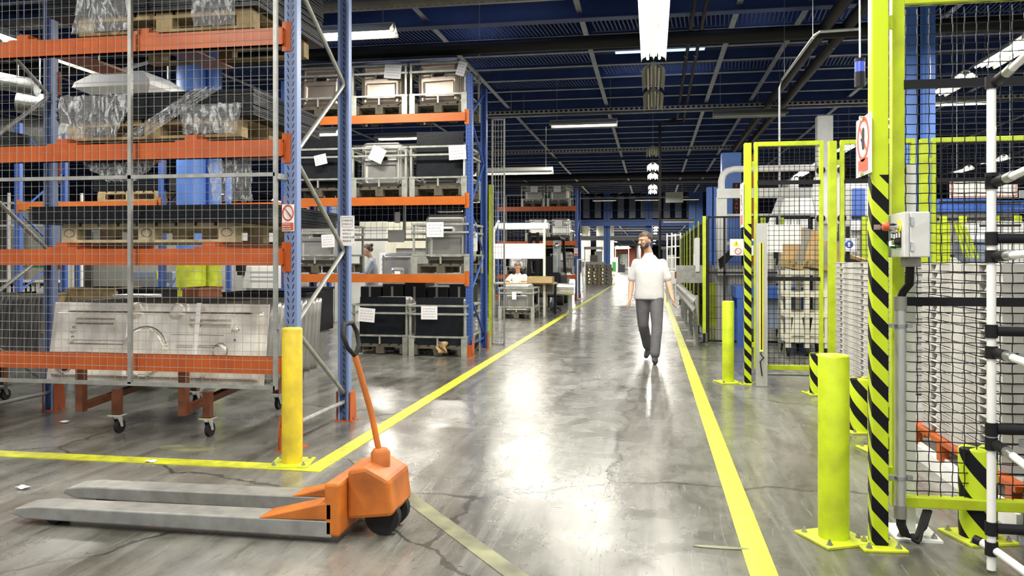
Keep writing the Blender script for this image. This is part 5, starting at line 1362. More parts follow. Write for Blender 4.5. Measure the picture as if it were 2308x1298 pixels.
mb = MB(); mb.lathe([(.05, .12), (.05, .40), (.035, .42), (.001, .42)], (.22, 0, 0), 20); mb.build('pump', 'jack_orange', jk, smooth=40)
mb = MB(); mb.tube([(.22, 0, .36), (.17, 0, .60), (.08, 0, .90)], .016, 12); ti = mb.build('tiller', 'jack_orange', jk, smooth=40)
mb = MB(); mb.tube([(.08, 0, .90), (.07, -.08, .95), (.05, -.10, 1.02), (.04, -.06, 1.07), (.04, .06, 1.07), (.05, .10, 1.02), (.07, .08, .95), (.08, 0, .90)], .012, 10); mb.build('grip_loop', 'black_rubber', ti, smooth=True)
for s in (-1, 1):
    mb = MB(); mb.cyl((.26, s * .05, .09), (.26, s * .10, .09), .09, 24); mb.build('steer_wheel', 'black_rubber', jk, smooth=40)

# ================================================================ left background seen through the racks
def part(t, name, a, b, m, **kw):
    mb = MB(); mb.span(a, b); return mb.build(name, m, t, **kw)
wl = thing('partition_wall', 'pale partition wall of tall panels behind the near rack on the left', 'partition', (-13.5, 17.6, 0))
for i in range(6): part(wl, 'wall_panel', (i * 1.25 + .01, 0, 0), (i * 1.25 + 1.24, .06, 2.1), 'wall_white')
part(wl, 'top_rail', (0, -.02, 2.1), (7.5, .08, 2.16), 'alu')
wl['kind'] = 'thing'
mc = thing('dark_machine', 'dark grey machine with white sticker in front of the pale partition', 'machine', (gx(300, 14), 14, 0)); w = gx(388, 14) - gx(300, 14)
part(mc, 'housing', (0, 0, .3), (w, .6, gz(612, -8, 14)), 'grey_blue', bevel=.02); part(mc, 'cover', (.03, -.03, .75), (w * .55, .0, gz(625, -8, 14)), 'steel_grey')
part(mc, 'sticker', (w * .72, -.012, .82), (w * .92, 0, .98), 'paper'); part(mc, 'warning_label', (w * .62, -.012, 1.05), (w * .70, 0, 1.22), 'sign_yellow'); part(mc, 'base', (0.05, .05, 0), (w - .05, .55, .3), 'black')
for (pa, pb, ya, yb, Y, m, lab, nm) in ((265, 345, 650, 690, 8.6, 'black', 'black flat box behind the bright pressed panel', 'storage_box'), (410, 448, 648, 672, 8.3, 'brown_paint', 'dark brown bar box behind the bright pressed panel', 'storage_box'), (500, 690, 658, 690, 9.0, 'black', 'long black box behind the right end of the pressed panel', 'storage_box'), (655, 720, 648, 705, 10.5, 'black', 'black padded block between the near rack uprights', 'storage_box'),
                                        (150, 260, 648, 690, 8.8, 'wood', 'old wooden crate behind the left of the pressed panel', 'wooden_crate'), (0, 100, 660, 705, 8.4, 'wood', 'wooden crate at the left edge carrying a white paper sign', 'wooden_crate')):
    xa, xb = gx(pa, Y), gx(pb, Y); za, zb = gz(yb, xa, Y), gz(ya, xa, Y)
    t = thing(nm, lab, 'box', (xa, Y, 0)); w = xb - xa
    part(t, 'box_body', (0, 0, za - .25), (w, .5, zb), m, bevel=.012)
    part(t, 'lid', (-.01, -.01, zb - .03), (w + .01, .51, zb), m)
    part(t, 'stand', (.05, .05, 0), (w - .05, .45, za - .25), 'galv_dull')
vz = thing('paper_sign', 'white paper sign with handwritten word on the wooden crate at left', 'sign', (gx(98, 8.35), 8.35, gz(663, -6, 8.35)))
part(vz, 'sheet', (-.09, -.003, -.06), (.09, .0, .06), 'paper'); text('lettering', 'VZORCI', .045, (0, -.005, -.005), FACE, 'ink_grey', vz)
for i, (px, py, Y, rows) in enumerate(((300, 655, 8.5, 7), (415, 668, 8.4, 5))):
    t = thing('paper_stack', ['white stack of bent sheets behind the pressed panel, left of the pillar', 'white stack of bent sheets behind the pressed panel, below the lime pillar'][i], 'stack', (gx(px, Y - .6), Y - .6, gz(690, -5, Y - .6)))
    for k in range(rows): part(t, 'sheet', (-.18 - .012 * k, 0, k * .018), (.2 - .01 * k, .3, k * .018 + .010), 'sign_white')
    part(t, 'support', (-.18, 0, -gz(690, -5, Y)), (.18, .3, 0), 'galv_dull')
sr = thing('binder_shelf', 'green framed shelf with binders behind the near rack at left', 'shelf', (gx(8, 12.6), 12.6, 0)); w = gx(118, 12.6) - gx(8, 12.6)
for x in (.25, w): part(sr, 'green_post', (x - .03, 0, 0), (x + .03, .06, 1.32), 'green')
part(sr, 'green_rail', (.25, 0, 1.28), (w, .06, 1.32), 'green')
for z in (.75, 1.02): part(sr, 'shelf_board', (-.2, .02, z), (w, .4, z + .03), 'white_paint')
SH = 0
for i in range(9):
    t = thing('binder', 'binder standing on the green framed shelf at left', 'binder', (gx(8, 12.6) + .02 + i * .095, 12.68, .78), 0, 'binders on the green framed shelf')
    part(t, 'cover', (0, 0, 0), (.07, .26, .22), ['black', 'wood', 'white_paint', 'black'][i % 4]); part(t, 'spine_label', (.01, -.003, .05), (.06, 0, .17), 'paper')
wc = thing('storage_cabinet', 'pale cabinet beyond the left rack bay at mid height', 'cabinet', (gx(14, 15.5), 15.5, 0)); w = gx(98, 15.5) - gx(14, 15.5)
part(wc, 'body', (0, 0, 0), (w, .6, gz(465, -9, 15.5)), 'cream', bevel=.01); part(wc, 'door_gap', (w * .5 - .006, -.004, .1), (w * .5 + .006, 0, 2.0), 'ink'); part(wc, 'handle', (w * .44, -.03, 1.0), (w * .46, 0, 1.2), 'galv')
wc2 = thing('storage_cabinet', 'low pale cabinet right of the left blue upright', 'cabinet', (gx(62, 15), 15, 0)); w = gx(142, 15) - gx(62, 15)
part(wc2, 'body', (0, 0, 0), (w, .5, gz(490, -9, 15)), 'cream', bevel=.01); part(wc2, 'vent_panel', (.1, -.005, 1.45), (w - .1, 0, 1.75), 'alu'); part(wc2, 'handle', (w * .5, -.03, 1.0), (w * .52, 0, 1.2), 'galv')
for i, (px, Y) in enumerate(((104, 14.3), (20, 14.0))):
    t = thing('tube_stand', ['white pipe frame behind the left rack bay', 'white pipe frame at the left picture edge'][i], 'stand', (gx(px, Y), Y, 0))
    for x in (0, .8):
        mb = MB(); mb.cyl((x, 0, 0), (x, 0, 2.75), .03, 10); mb.build('post', 'white_tube', t)
    for z in (2.55, 2.1):
        mb = MB(); mb.cyl((-.6, 0, z), (1.2, 0, z), .025, 10); mb.build('rail', 'white_tube', t)
bp_ = wood_pallet_mb(1.15, .9, .15).build('wooden_pallet', 'wood', None, (-8.2, 12.0, 2.36)); tag(bp_, 'wooden pallet under a sheet pile on the rack bay left of the pillars', 'pallet')
sheet_stack('flat dark sheet pile on the pallet left of the pillars', -8.85, -7.5, 11.55, 12.4, 2.515, 14, .015)
# behind the cage rack
bx = thing('metal_tray', 'glossy white metal panel leaning behind the bottom beam of the cage rack', 'panel', (gx(897, 14.6), 14.6, .5))
tp = tray_mb(.62, 1.05).build('pressed_face', 'steel_bright', bx, smooth=40); sm = tp.modifiers.new('thick', 'SOLIDIFY'); sm.thickness = .01
part(bx, 'trestle', (-.3, .05, -.5), (.3, .35, 0.0), 'galv_dull')
ns = thing('notice_board', 'grey notice sheet hung on the mesh behind the cage rack', 'sign', (gx(893, 12.66), 12.66, gz(532, -4, 12.66))); part(ns, 'sheet', (-.14, -.004, -.10), (.14, 0, .10), 'alu')
ns2 = thing('notice_board', 'narrow white hanging slip on the mesh behind the cage rack', 'sign', (gx(896, 12.66), 12.66, gz(490, -4, 12.66))); part(ns2, 'sheet', (-.045, -.004, -.09), (.045, 0, .09), 'paper')
for i, (pa, pb, ya, yb, Y, m, lab) in enumerate(((810, 872, 500, 620, 18, 'cream', 'cream machine cabinet behind the cage rack on the left'), (855, 880, 570, 625, 17, 'white_paint', 'slim white dotted panel behind the cage rack'), (880, 1010, 500, 560, 21, 'cream', 'long cream machine housing behind the cage rack'), (690, 760, 440, 560, 19, 'grey_blue', 'blue grey machine behind the near rack end frame'), (980, 1050, 540, 640, 19, 'galv_dull', 'grey machine behind the right bottom beam cage'), (545, 640, 600, 650, 16.5, 'wall_white', 'white machine side panel right of the lime pillars'))):
    xa, xb = gx(pa, Y), gx(pb, Y); za, zb = gz(yb, xa, Y), gz(ya, xa, Y)
    t = thing('machine_cabinet', lab, 'machine', (xa, Y, 0)); w = xb - xa
    part(t, 'housing', (0, 0, za), (w, .7, zb), m, bevel=.01); part(t, 'stand', (.05, .1, 0), (w - .05, .6, za), 'galv_dull')
    for k in range(3): part(t, 'vent_slot', (w * .2, -.006, za + (zb - za) * (.3 + .2 * k)), (w * .8, 0, za + (zb - za) * (.36 + .2 * k)), 'ink_grey')
for i in range(5):
    x0, Y = gx(812 + i * 50, 13.6), 13.6
    t = thing('storage_box', 'black sheet bundle behind the floor cages, ' + ['leftmost', 'second from left', 'middle one', 'second from right', 'rightmost'][i], 'box', (x0, Y, 0), 0, 'black bundles behind the floor cages')
    part(t, 'bundle', (0, 0, .4), (.38, .6, .95 + .05 * (i % 3)), 'black', bevel=.02); part(t, 'stand', (.03, .05, 0), (.35, .55, .4), 'galv_dull'); part(t, 'strap', (.16, -.004, .4), (.2, 0, .95), 'wire_grey')
mt = thing('duct_motor', 'black motor hanging on the white panel right of the lime pillars', 'motor', (gx(540, 16.4), 16.4, gz(600, -8, 16.4)))
part(mt, 'motor_body', (-.1, 0, -.12), (.1, .15, .1), 'black', bevel=.02); part(mt, 'bracket', (-.07, .02, -.2), (.07, .12, -.12), 'black'); part(mt, 'mount', (-.05, .1, .1), (.05, .2, .3), 'galv')
up = thing('rack_upright', 'single dark blue perforated upright right of the lime pillars', 'upright', (gx(513, 15.5), 15.5, 0)); upright_mb(3.2).build('upright', 'upright_blue', up)
up2 = thing('rack_upright', 'single dark blue upright left of the pale partition', 'upright', (gx(172, 15.2), 15.2, 0)); upright_mb(2.2).build('upright', 'upright_blue', up2)
# upright sign boards on the racks
def sign_board(name, label, x, y, z, w, h, lines, box_top=True, rz=0, m='sign_white'):
    t = thing(name, label, 'sign', (x, y, z), rz)
    part(t, 'board', (-w / 2, -.003, -h / 2), (w / 2, 0, h / 2), m)
    if box_top:
        mb = MB(); r = w * .12; W2, z0, z1 = w * .38, h * .12, h * .44
        pts = []
        for cx, cz, a0 in ((W2 - r, z1 - r, 0), (-W2 + r, z1 - r, 90), (-W2 + r, z0 + r, 180), (W2 - r, z0 + r, 270)):
            pts += [(cx + r * math.cos(math.radians(a0 + a)), -.0045, cz + r * math.sin(math.radians(a0 + a))) for a in (0, 30, 60, 90)]
        mb.tube(pts + pts[:1], .0012, 4, False); mb.build('outline', 'ink', t)
    for s, zz, sz in lines: text('lettering', s, sz, (-w * .32, -.0042, zz * h), FACE, 'ink', t, align='LEFT', sx=.62)
    for sx in (-.44, .44):
        for sz in (-.46, .46):
            mb = MB(); mb.cyl((sx * w, -.006, sz * h), (sx * w, -.003, sz * h), .004, 8); mb.build('screw', 'wire_grey', t)
    return t
sign_board('load_sign', 'white load notice with a boxed heading on the rear upright of the near rack', -2.60, 6.60, gz(520, -2.6, 6.6), .125, .26, [('ST.REGAL.M 2:', .34, .022), ('ST.POLIC: 24', .22, .022), ('NOS. REGAL.M 2:', .02, .021), ('ST.POLIC: 24', -.10, .021), ('KOLIKOST EL.MED. 270kg', -.22, .021), ('PREGLED: 08', -.34, .021)], rz=.10)
eb = sign_board('load_sign', 'white notice with three large letters on the end frame of the cage rack', gx(1069, 11.9), 11.9, gz(546, -2.6, 11.9), .10, .27, [('max', -.05, .02), ('kg 2400', -.17, .02), ('kg 800', -.29, .02)], False)
text('lettering', 'EAB', .05, (0, -.0042, .08), FACE, 'ink', eb, sx=.8)
ps = thing('prohibition_sign', 'white and red prohibition sign on the front upright of the near rack', 'sign', (-2.665, 5.590, gz(491, -2.65, 5.6)))
part(ps, 'board', (-.048, -.002, -.10), (.048, 0, .10), 'sign_white')
mb = MB(); mb.tube([(.041 * math.cos(a), -.003, .037 + .055 * math.sin(a)) for a in [i * PI / 16 for i in range(33)]], .0055, 6); mb.bar((-.028, -.003, .078), (.028, -.003, -.004), .004, .010, (0, 1, 0)); mb.build('prohibition_ring', 'sign_red', ps)
mb = MB(); mb.bar((-.02, -.0035, .066), (.026, -.0035, .01), .004, .005, (0, 1, 0)); mb.build('figure_symbol', 'ink', ps)
rp = part(ps, 'red_panel', (-.045, -.004, -.094), (.043, -.002, -.036), 'sign_red')
for i, s in enumerate(('VZPENJANJE PO', 'KONSTRUKCIJI', 'PREPOVEDANO')): text('lettering', s, .0125, (-.041, -.0052, -.047 - .018 * i), FACE, 'paper', rp, align='LEFT', sx=.72)
s4 = thing('prohibition_sign', 'small red and white sign on the aisle upright of the far rack', 'sign', (gx(1298, 28.95), 28.95, gz(568, -2.7, 28.95)))
part(s4, 'board', (-.07, -.003, -.14), (.07, 0, .14), 'sign_white'); part(s4, 'red_panel', (-.06, -.006, -.13), (.06, -.003, -.05), 'sign_red')
mb = MB(); mb.tube([(.05 * math.cos(a), -.005, .05 + .06 * math.sin(a)) for a in [i * PI / 10 for i in range(21)]], .008, 5); mb.bar((-.035, -.005, .09), (.035, -.005, .01), .005, .012, (0, 1, 0)); mb.build('prohibition_ring', 'sign_red', s4)

# ================================================================ workstation in the middle distance
Y = 20.3
ws = thing('workstation', 'white framed workstation with blank board and lamp hood over the seated worker', 'workstation', (gx(1112, Y), Y, 0)); w = gx(1227, Y) - gx(1112, Y)
for x in (0, w):
    part(ws, 'post', (x - .03, -.03, 0), (x + .03, .03, 2.25), 'cream'); mb = MB(); mb.bar((x, 0, 2.15), (x + (.1 if x == 0 else -.0), .25, 2.45), .05, .05); mb.build('arm', 'white_tube', ws)
part(ws, 'lamp_hood', (.1, .1, 2.22), (w + .08, .5, 2.38), 'white_paint', bevel=.02); part(ws, 'board', (0, -.04, gz(583, -3.5, Y)), (w, -.02, gz(549, -3.5, Y)), 'sign_white')
b_ = part(ws, 'paper_sheet', (w * .72, -.046, gz(578, -3.5, Y)), (w * .97, -.041, gz(560, -3.5, Y)), 'paper')
part(ws, 'table_top', (0, -.1, .80), (w + .25, .75, .84), 'wood_pale'); part(ws, 'drawer', (w * .8, -.02, .6), (w + .2, .5, .79), 'wood_dark')
for x in (.05, w + .2): part(ws, 'table_leg', (x - .03, .6, 0), (x + .03, .66, .8), 'black')
add_light(ws, (w / 2, .3, 2.2), 1.0, .2, 40)
t = thing('cardboard_box', 'open cardboard tray on the table right of the seated worker', 'box', (gx(1213, 20.1), 20.1, .84)); part(t, 'tray', (-.28, -.05, 0), (.36, .4, .16), 'card', bevel=.005); part(t, 'green_sheet', (-.15, 0, .16), (.2, .3, .17), 'green')
oc_ = thing('office_chair', 'black office chair base between the workstation and the left crash rail', 'chair', (gx(1237, 22.2), 22.2, 0))
for i in range(5):
    a = i * 2 * PI / 5 + .2; mb = MB(); mb.tube([(0, 0, .12), (.32 * math.cos(a), .32 * math.sin(a), .08)], .025, 8); mb.build('leg', 'black', oc_)
    mb = MB(); mb.ball((.32 * math.cos(a), .32 * math.sin(a), .035), .035); mb.build('castor', 'black_rubber', oc_)
mb = MB(); mb.cyl((0, 0, .1), (0, 0, .45), .03, 12); mb.build('gas_lift', 'black', oc_)
mb = MB(); mb.lathe([(.02, .44), (.22, .45), (.23, .50), (.2, .52), (.01, .52)], n=20); mb.build('seat', 'black', oc_, smooth=40)
cl = thing('crash_rail', 'short corrugated steel crash rail in front of the far left rack', 'crash rail', (gx(1247, 21), 21.0, 0))
wrail(-.28, .55, 'x', z=.50).build('rail', 'steel_bright', cl, smooth=40)
for x, y in ((-.22, .02), (.42, .3)):
    p = part(cl, 'post', (x - .045, y, .01), (x + .045, y + .08, .80), 'galv'); part(cl, 'base_plate', (x - .15, y - .1, 0), (x + .15, y + .12, .01), 'galv')
fk = thing('forklift', 'dark forklift truck parked behind the workstation', 'forklift', (gx(1225, 25.2), 25.2, 0))
mb = MB(); mb.prism([(-.55, .25), (.55, .25), (.55, .95), (.45, 1.05), (-.55, 1.0)], 0, 1.9, 'y'); mb.build('body', 'black', fk, bevel=.05)
for x in (-.5, .5):
    for y in (.05, 1.75):
        mb = MB(); mb.bar((x, y, .95), (x * .9, y + (.25 if y < 1 else -.1), 2.12), .09, .09); mb.build('roof_pillar', 'black', fk)
mb = MB(); mb.span((-.52, .2, 2.08), (.52, 1.75, 2.17)); mb.build('roof_guard', 'black', fk, bevel=.03)
mb = MB(); mb.span((.30, .02, .98), (.55, .06, 2.05)); mb.build('side_window', 'glass', fk)
for x in (-.16, -.42): part(fk, 'mast_rail', (x - .04, -.2, .1), (x + .04, -.1, 2.3), 'black')
for z in (.6, 1.4, 2.2): part(fk, 'mast_cross', (-.42, -.18, z), (-.16, -.12, z + .08), 'black')
for x in (-.5, .5):
    for y in (.3, 1.6):
        mb = MB(); mb.cyl((x - .1, y, .26), (x + .1, y, .26), .26, 22); mb.build('wheel', 'black_rubber', fk, smooth=40)
mb = MB(); mb.ball((.42, -.02, 1.88), .09, s=(1, .5, 1)); mb.build('work_lamp', 'chrome', fk, smooth=True)
part(fk, 'seat', (-.25, .9, 1.0), (.25, 1.4, 1.55), 'black')
bgs = thing('bag_stack', 'grey plastic crates stacked beside the far rack foot', 'crates', (gx(1262, 28.5), 28.5, 0))
for k in range(6): part(bgs, 'crate', (-.3, 0, k * .13), (.3, .5, k * .13 + .12), 'grey_blue', bevel=.01)
wr = wire_panel('mesh_guard', 'pale mesh roll frame standing at the aisle end of the far rack', -2.62, -2.36, .05, 1.45, 28.6, .06, .06, .003, .04, 'cage_grey', 'white_paint')
# pallets far along the left of the aisle
fp = None
for (px, Yp, n, lab) in ((1334, 48.9, 6, 'left'), (1364, 48.6, 6, 'right')):
    for i in range(n):
        x = gx(px, Yp)
        if fp is None: q = fp = wood_pallet_mb(.8, 1.2, .16, 5).build('wooden_pallet', 'wood', None)
        else: q = fp.copy(); COL.objects.link(q)
        if (i + (lab == 'right')) % 3 == 0:
            q.data = q.data.copy(); q.data.materials[0] = M['wood_pale']
        q.location = (x + .03 * math.sin(i * 2), Yp, i * .2 + .0); q.rotation_euler.z = .03 * math.sin(i * 3)
        q.scale.z = 1.25
        tag(q, 'wooden pallet, %s in the %s stack far along the left of the aisle' % (['lowest', 'second lowest', 'third from bottom', 'third from top', 'second from top', 'topmost'][i], lab), 'pallet', 'pallets stacked far along the aisle')
pl = thing('planter', 'black planter box with a dark bush in the far aisle', 'planter', (gx(1399, 100), 100, 0))
part(pl, 'box', (-.5, 0, 0), (.5, 1, .95), 'black')
mb = MB(); rnd = random.Random(4)
for i in range(160):
    a, h = rnd.uniform(0, 6.28), rnd.uniform(.9, 2.5); r = .5 * (1 - (h - .9) / 2.2) * rnd.uniform(.3, 1)
    c = Vector((-.15 + r * math.cos(a), .5 + r * math.sin(a), h)); d = Vector((rnd.uniform(-1, 1), rnd.uniform(-1, 1), rnd.uniform(-.3, 1))) * .16; e = d.cross(Vector((0, 0, 1))) * .5
    mb.add([c - d, c + e, c + d, c - e], [(0, 1, 2, 3)])
mb.build('leaves', 'leaf', pl)
part(pl, 'trunk', (-.2, .45, .9), (-.12, .53, 1.8), 'wood_dark')
# far machines and work benches
rnd = random.Random(11)
for i, (pa, pb, ya, yb, Yf, m, lab, nm) in enumerate((
    (1312, 1362, 590, 602, 52, 'galv', 'roller bench behind the far pallet stacks', 'work_bench'), (1330, 1346, 575, 590, 52.6, 'wood_dark', 'dark box on the bench behind the far pallet stacks', 'parts_box'),
    (1316, 1358, 556, 562, 55, 'galv_dull', 'grey lamp frame over the bench beyond the far pallet stacks', 'lamp_gantry'),
    (1362, 1372, 560, 615, 72.5, 'lime_paint', 'lime post far along the left of the aisle', 'post_box'), (1372, 1392, 580, 612, 76, 'cream', 'cream cabinets far along the left of the aisle', 'cabinet_row'), (1380, 1388, 590, 612, 72, 'green', 'green bin far along the left of the aisle', 'waste_bin'),
    (1310, 1330, 540, 590, 66, 'white_paint', 'white machine far left of the aisle', 'machine_cabinet'), (1340, 1356, 566, 596, 64, 'white_paint', 'second white machine far left of the aisle', 'machine_cabinet'),
    (1386, 1418, 555, 561, 82, 'sign_white', 'long white sign hanging over the far left walkway', 'hanging_sign'),
    (1504, 1520, 575, 640, 34, 'alu', 'grey machine beyond the end of the black fence', 'machine_cabinet'), (1486, 1512, 556, 562, 50, 'white_paint', 'white lamp bar right of the walking man', 'lamp_bar'), (1500, 1524, 612, 640, 27.5, 'white_paint', 'white low cabinet at the far end of the black fence', 'machine_cabinet'), (1494, 1506, 560, 600, 60, 'grey_blue', 'blue grey machine right of the walking man', 'machine_cabinet'), (1476, 1490, 585, 606, 90, 'cream', 'cream machine far right of the aisle', 'machine_cabinet'))):
    xa, xb = gx(pa, Yf), gx(pb, Yf); za, zb = gz(yb, xa, Yf), gz(ya, xa, Yf)
    t = thing(nm, lab, nm.replace('_', ' '), (xa, Yf, 0)); w = xb - xa
    part(t, 'body', (0, 0, max(za, 0)), (w, .6, zb), m, bevel=.01)
    if za > .05:
        for x in (0.02, w - .08): part(t, 'leg', (x, .1, 0), (x + .06, .16, za), 'alu') if zb < 3.5 else part(t, 'hanger', (x, .1, zb), (x + .03, .13, 4.7), 'galv')
    else: part(t, 'plinth', (-.02, -.02, 0), (w + .02, .62, .08), 'black')
for i, (px, Yf, dm, m) in enumerate(((1354, 70, .75, 'cream'), (1374, 74, .8, 'cream'), (1320, 78, .8, 'cream'), (1438, 150, 1.0, 'alu'))):
    t = thing('round_column', 'pale round column far along the hall, ' + ['just left of the far sign', 'beside the far hanging sign', 'left of the far machines', 'by the red gate wall'][i], 'column', (gx(px, Yf), Yf, 0)); mb = MB(); mb.cyl((0, 0, 0), (0, 0, 4.9), dm / 2, 18); mb.build('shaft', m, t, smooth=40); part(t, 'foot', (-dm * .6, -dm * .6, 0), (dm * .6, dm * .6, .2), 'galv_dull')
for i, (px, Yf) in enumerate(((1513, 30), (1524, 29))):
    t = thing('ladder_stand', ['white ladder frame at the far end of the black fence', 'second white ladder frame at the far end of the black fence'][i], 'frame', (gx(px, Yf), Yf, 0))
    for x in (-.15, .15): part(t, 'post', (x - .025, 0, 0), (x + .025, .05, 2.4), 'white_paint')
    for k in range(6): part(t, 'rung', (-.15, .01, .3 + k * .4), (.15, .04, .34 + k * .4), 'white_paint')
eb_ = thing('fence_box', 'white paper bundle box hanging on the nearest black fence panel', 'box', (.82, 14.9, 1.2)); part(eb_, 'case', (-.05, 0, .0), (.03, .5, .62), 'white_paint', bevel=.01)
for k in range(5): part(eb_, 'sheet', (-.06, .04 + k * .09, .05 + .08 * (k % 3)), (-.052, .10 + k * .09, .25 + .08 * (k % 3)), 'paper')
fh = thing('fire_hose', 'red hose box at the far end of the black fence', 'hose box', (.78, 25.7, .95)); part(fh, 'case', (-.08, 0, -.1), (.1, .2, .12), 'sign_red', bevel=.01); part(fh, 'bracket', (-.02, .2, -.02), (.02, .8, .02), 'black')

# small litter on the floor
for i, (px, py) in enumerate(((145, 953), (340, 1043), (52, 1102))):
    d = FPX * 1.4 / (py - 588); l = (px - 1154) / FPX * d; x, y = l * CA - d * SA, l * SA + d * CA
    mb = MB(); rr = random.Random(i); mb.grid(4, 3, lambda u, v: (x + (u - .5) * .07, y + (v - .5) * .05, .006 + rr.uniform(0, .012)))
    o = mb.build('paper_scrap', 'paper', None); sm = o.modifiers.new('thick', 'SOLIDIFY'); sm.thickness = .0015
    tag(o, ['crumpled paper scrap on the floor left of the trolley castors', 'crumpled paper scrap on the yellow front line', 'small paper scrap on the floor before the yellow front line at left'][i], 'litter')
# ================================================================ people
def fuse(mb, name, m, parent, voxel=.008, smooth=6):
    o = mb.build(name, m, None)
    r = o.modifiers.new('fuse', 'REMESH'); r.mode = 'VOXEL'; r.voxel_size = voxel; r.use_smooth_shade = True
    s = o.modifiers.new('soft', 'SMOOTH'); s.iterations = smooth; s.factor = .5
    bpy.context.view_layer.update()
    me = bpy.data.meshes.new_from_object(o.evaluated_get(bpy.context.evaluated_depsgraph_get()))
    o.modifiers.clear(); o.data = me; me.shade_smooth()
    o.parent = parent
    return o
def limb(mb, pts, rs, n=14):
    """tapered limb through its joints, rounded at every joint"""
    P = [Vector(p) for p in pts]; q, r = [], []
    for i in range(len(P) - 1):
        for k in range(4):
            f = k / 4; q.append(P[i].lerp(P[i + 1], f)); r.append(rs[i] + (rs[i + 1] - rs[i]) * f)
    q.append(P[-1]); r.append(rs[-1]); mb.tube(q, r, n)
    for p, k in zip(P, rs): mb.ball(p, k * .99, n, 8)
def loft(mb, secs, n=24):
    """stack of oval sections (x, y, z, half width, half depth)"""
    vs, fs = [], []
    for (x, y, z, a, b) in secs:
        for j in range(n):
            t = 2 * PI * j / n; c, s = math.cos(t), math.sin(t)
            vs.append((x + a * math.copysign(abs(c) ** .85, c), y + b * math.copysign(abs(s) ** .85, s), z))
    k = len(secs)
    for i in range(k - 1):
        for j in range(n):
            a, b = i * n + j, i * n + (j + 1) % n; fs.append((a, b, b + n, a + n))
    fs += [tuple(range(n - 1, -1, -1)), tuple(range((k - 1) * n, k * n))]
    mb.add(vs, fs)
def hand(mb, w, d, side, curl=.5):
    """palm, four unequal bent fingers and a thumb leaving the side of the palm; d is the direction the hand hangs, side +1/-1 the thumb side along -Y"""
    d = Vector(d).normalized(); f = Vector((0, -1, 0)); f = (f - d * f.dot(d)).normalized(); nrm = d.cross(f) * side
    w = Vector(w)
    for k in range(5):
        c = w + d * (.015 + .02 * k); mb.ball(c - f * .018, .019, 10, 6); mb.ball(c + f * .018, .019, 10, 6); mb.ball(c, .02, 10, 6)
    for i, L in enumerate((.068, .078, .073, .056)):
        b = w + d * .095 + f * (.030 - .020 * i)
        p1 = b + d * L * .45 + nrm * L * .10; p2 = p1 + d * L * .28 + nrm * L * .28 * curl; p3 = p2 + d * L * .16 + nrm * L * .26 * curl
        limb(mb, [b - d * .01, p1, p2, p3], [.0092, .0085, .008, .0072], 8)
    b = w + d * .03 + f * .025
    limb(mb, [b, b + d * .03 + f * .022 + nrm * .008, b + d * .058 + f * .026 + nrm * .016], [.012, .0105, .009], 8)
def head(mb, c, turn, tilt=0):
    """skull, jaw, brow, nose, lips, ears; looks along -Y before turning"""
    R = Matrix.Rotation(turn, 3, 'Z') @ Matrix.Rotation(tilt, 3, 'X'); c = Vector(c); h = MB()
    h.ball((0, .012, .028), .098, 20, 14, (.80, 1.0, .98)); h.ball((0, -.012, -.045), .075, 18, 12, (.82, .95, 1.05)); h.ball((0, -.045, -.088), .036, 14, 8, (1.05, .9, .75))
    h.ball((0, -.078, .026), .03, 14, 8, (1.9, .5, .45))
    h.prism([(-.088, .012), (-.118, -.026), (-.112, -.034), (-.085, -.036), (-.08, .01)], -.011, .011, 'x'); h.ball((0, -.112, -.028), .0135, 10, 8)
    h.ball((-.010, -.098, -.030), .010, 8, 6); h.ball((.010, -.098, -.030), .010, 8, 6)
    h.ball((0, -.083, -.058), .018, 12, 8, (1.4, .7, .5)); h.ball((0, -.080, -.068), .016, 12, 8, (1.3, .7, .55))
    for s in (-1, 1):
        h.ball((s * .036, -.070, -.018), .026, 12, 8, (1, .7, .8)); h.ball((s * .079, .018, -.008), .026, 12, 8, (.35, .75, 1.15)); h.ball((s * .083, .014, -.03), .012, 8, 6, (.5, .8, 1))
    mb.add([R @ Vector(v) + c for v in h.v], h.f)
    return R
